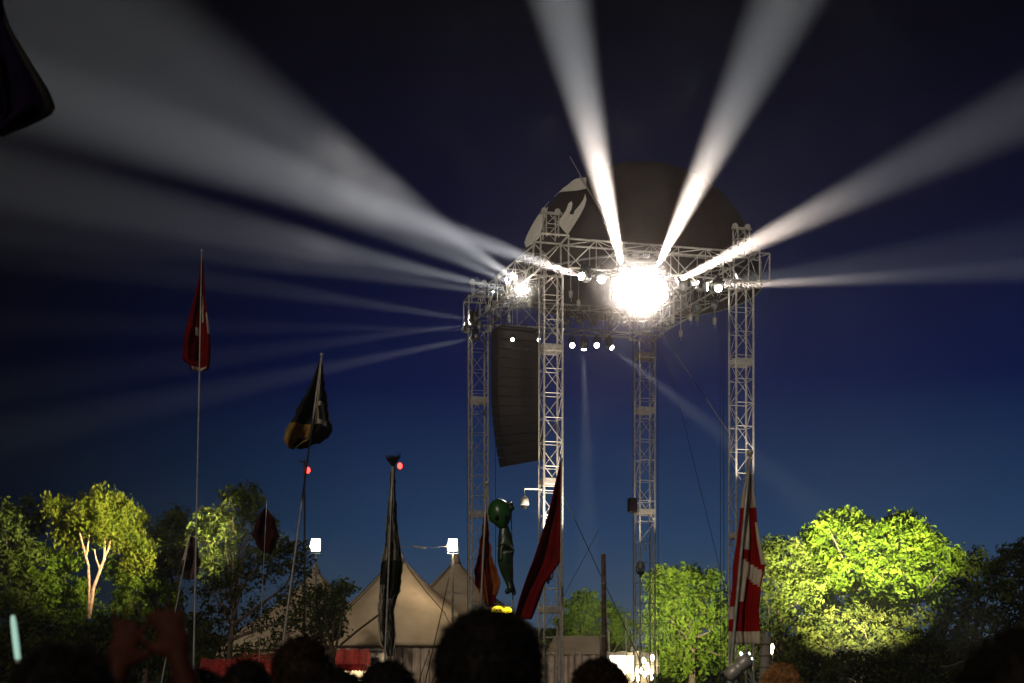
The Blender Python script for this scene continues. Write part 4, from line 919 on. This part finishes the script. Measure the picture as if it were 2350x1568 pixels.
def person(label, u, vtop, D, arms='down', style='short', hair='hair_black', jacket='jacket_dark', width=1.0, rz=0, seed=1, skin='skin_dim', H=None):
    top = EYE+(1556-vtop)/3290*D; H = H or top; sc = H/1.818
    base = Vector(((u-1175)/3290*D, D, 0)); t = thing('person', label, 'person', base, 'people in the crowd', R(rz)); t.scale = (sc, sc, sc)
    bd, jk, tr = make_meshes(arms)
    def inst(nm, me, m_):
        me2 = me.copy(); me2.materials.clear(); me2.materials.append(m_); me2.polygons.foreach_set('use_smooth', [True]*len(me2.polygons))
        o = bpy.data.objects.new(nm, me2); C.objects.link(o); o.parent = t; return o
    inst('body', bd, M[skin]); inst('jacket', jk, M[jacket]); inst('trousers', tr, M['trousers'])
    hair_mesh(style, seed, width).build('hair', M[hair], t, True)
    for s_ in (-1, 1): b = MB(); b.ball((s_*.031, .0985, 1.695), .0095, 10, 8); b.build('eye', M['eye'], t, True)
    return t
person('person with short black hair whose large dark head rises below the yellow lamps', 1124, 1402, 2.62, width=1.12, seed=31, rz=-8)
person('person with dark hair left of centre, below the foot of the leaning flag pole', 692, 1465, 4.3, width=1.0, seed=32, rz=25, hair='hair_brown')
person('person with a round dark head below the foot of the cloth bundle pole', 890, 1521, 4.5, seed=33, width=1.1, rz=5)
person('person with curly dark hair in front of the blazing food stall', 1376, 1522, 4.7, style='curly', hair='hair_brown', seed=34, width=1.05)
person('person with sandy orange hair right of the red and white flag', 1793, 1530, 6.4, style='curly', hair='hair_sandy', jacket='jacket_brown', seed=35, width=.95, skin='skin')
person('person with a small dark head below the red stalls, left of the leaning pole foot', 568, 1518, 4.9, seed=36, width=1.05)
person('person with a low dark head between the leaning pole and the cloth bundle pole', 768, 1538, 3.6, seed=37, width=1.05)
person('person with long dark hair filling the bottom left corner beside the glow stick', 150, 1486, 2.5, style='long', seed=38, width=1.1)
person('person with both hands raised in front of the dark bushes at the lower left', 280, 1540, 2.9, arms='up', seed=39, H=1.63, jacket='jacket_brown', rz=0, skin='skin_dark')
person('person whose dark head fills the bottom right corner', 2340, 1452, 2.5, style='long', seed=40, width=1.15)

# chains and motor hoists hanging under the roof trusses
for k, (u, v0, D) in enumerate([(1150, 690, 69.5), (1168, 680, 68.5), (1215, 640, 64.5), (1100, 715, 71), (1310, 640, 66), (1328, 650, 68), (1545, 690, 66), (1562, 695, 68), (1585, 690, 67), (1600, 700, 69.5), (1385, 700, 71), (1640, 680, 66.5), (1280, 700, 70), (1125, 700, 70.5)]):
    ln = rnd.uniform(.5, 1.5); p = W(u, v0, D)
    t = thing('chain_hoist', 'small hanging chain hoist under the trusses, '+('far left', 'left', 'above the left lamp cluster', 'at the leftmost tower', 'right of the front tower, nearer', 'right of the front tower, farther', 'right of the glare, first', 'right of the glare, second', 'right of the glare, third', 'right of the glare, fourth', 'left of the glare on the rear truss', 'left of the rightmost tower', 'left of the low row of lamps', 'above the speaker stack')[k], 'hoist', p, 'chain hoists under the roof')
    b = MB(); b.tube([(0, 0, .4), (0, 0, -ln)], .022, 5); b.build('chain', M['alu'], t)
    b = MB(); b.lathe([(.03, -.3), (.09, -.26), (.1, .0), (.06, .05)], (0, 0, -ln), 10); b.tube([(0, 0, -ln-.3), (.04, 0, -ln-.38), (0, 0, -ln-.46)], .015, 5); b.build('motor', M['alu'], t)

person('person with a low dark head right of the tall thin flag pole foot', 455, 1543, 3.2, seed=41, width=1.05)
person('person with dark hair between the bottom left corner head and the raised hands', 232, 1512, 3.6, seed=42, width=1.0, rz=15, hair='hair_brown')

# silver cylinder with glowing beads set as its glints under the red and white flag, and a pair of warm lanterns behind the pale pole
D = 13; base = W(1690, 1556+EYE*3290/D, D)
t = thing('lamp_stand', 'tilted silver lamp head with tiny white lights below the red and white flag', 'lamp', base)
z = zat(1536, D); rot = Matrix.Rotation(R(48), 3, 'Y'); b = MB()
for dx in (.0, .09, .14): b.tube([(dx, 0, 0), (dx, 0, z-.02)], .012, 6)
b.build('stand', M['alu_dark'], t)
b = MB(); b.lathe([(.035, -.12), (.062, -.1), (.066, 0), (.05, .02), (.066, .04), (.07, .13), (.055, .15)], (0, 0, z), 16, rot); b.build('lamp_head', M['alu'], t, True)
M['led'] = mat('white_diode', (.9, .9, 1), .3, emit=(.85, .88, 1), es=7)  # sparkles of the shiny cylinder made as glowing beads
for u, v, r in ((1702, 1502, .017), (1711, 1514, .02), (1716, 1522, .012), (1720, 1500, .009), (1726, 1512, .008)):
    b = MB(); b.ball(W(u, v, D)-base, r, 8, 6, (.7, 1, 1.5), Matrix.Rotation(R(-30), 3, 'Y')); b.build('diode', M['led'], t, True)
b = MB(); b.tube([Vector((0, .02, z)), W(1702, 1503, D)-base+Vector((0, .02, 0)), W(1727, 1524, D)-base+Vector((0, .02, 0))], .007, 5); b.build('arm', M['alu_dark'], t)
D = 70; base = W(1774, 1556+EYE*3290/D, D)
t = thing('warm_lantern', 'pair of small warm lanterns on a post right of the pale leaning pole', 'lantern', base)
b = MB(); b.tube([(0, .1, 0), (0, .1, zat(1478, D))], .03, 6); b.build('post', M['alu_dark'], t)
for u, v, r in ((1772, 1485, .13), (1771, 1496, .09)):
    b = MB(); b.ball(W(u, v, D)-base, r, 10, 8, (.7, .7, 1.3)); b.build('glass', M['bulb'], t, True)
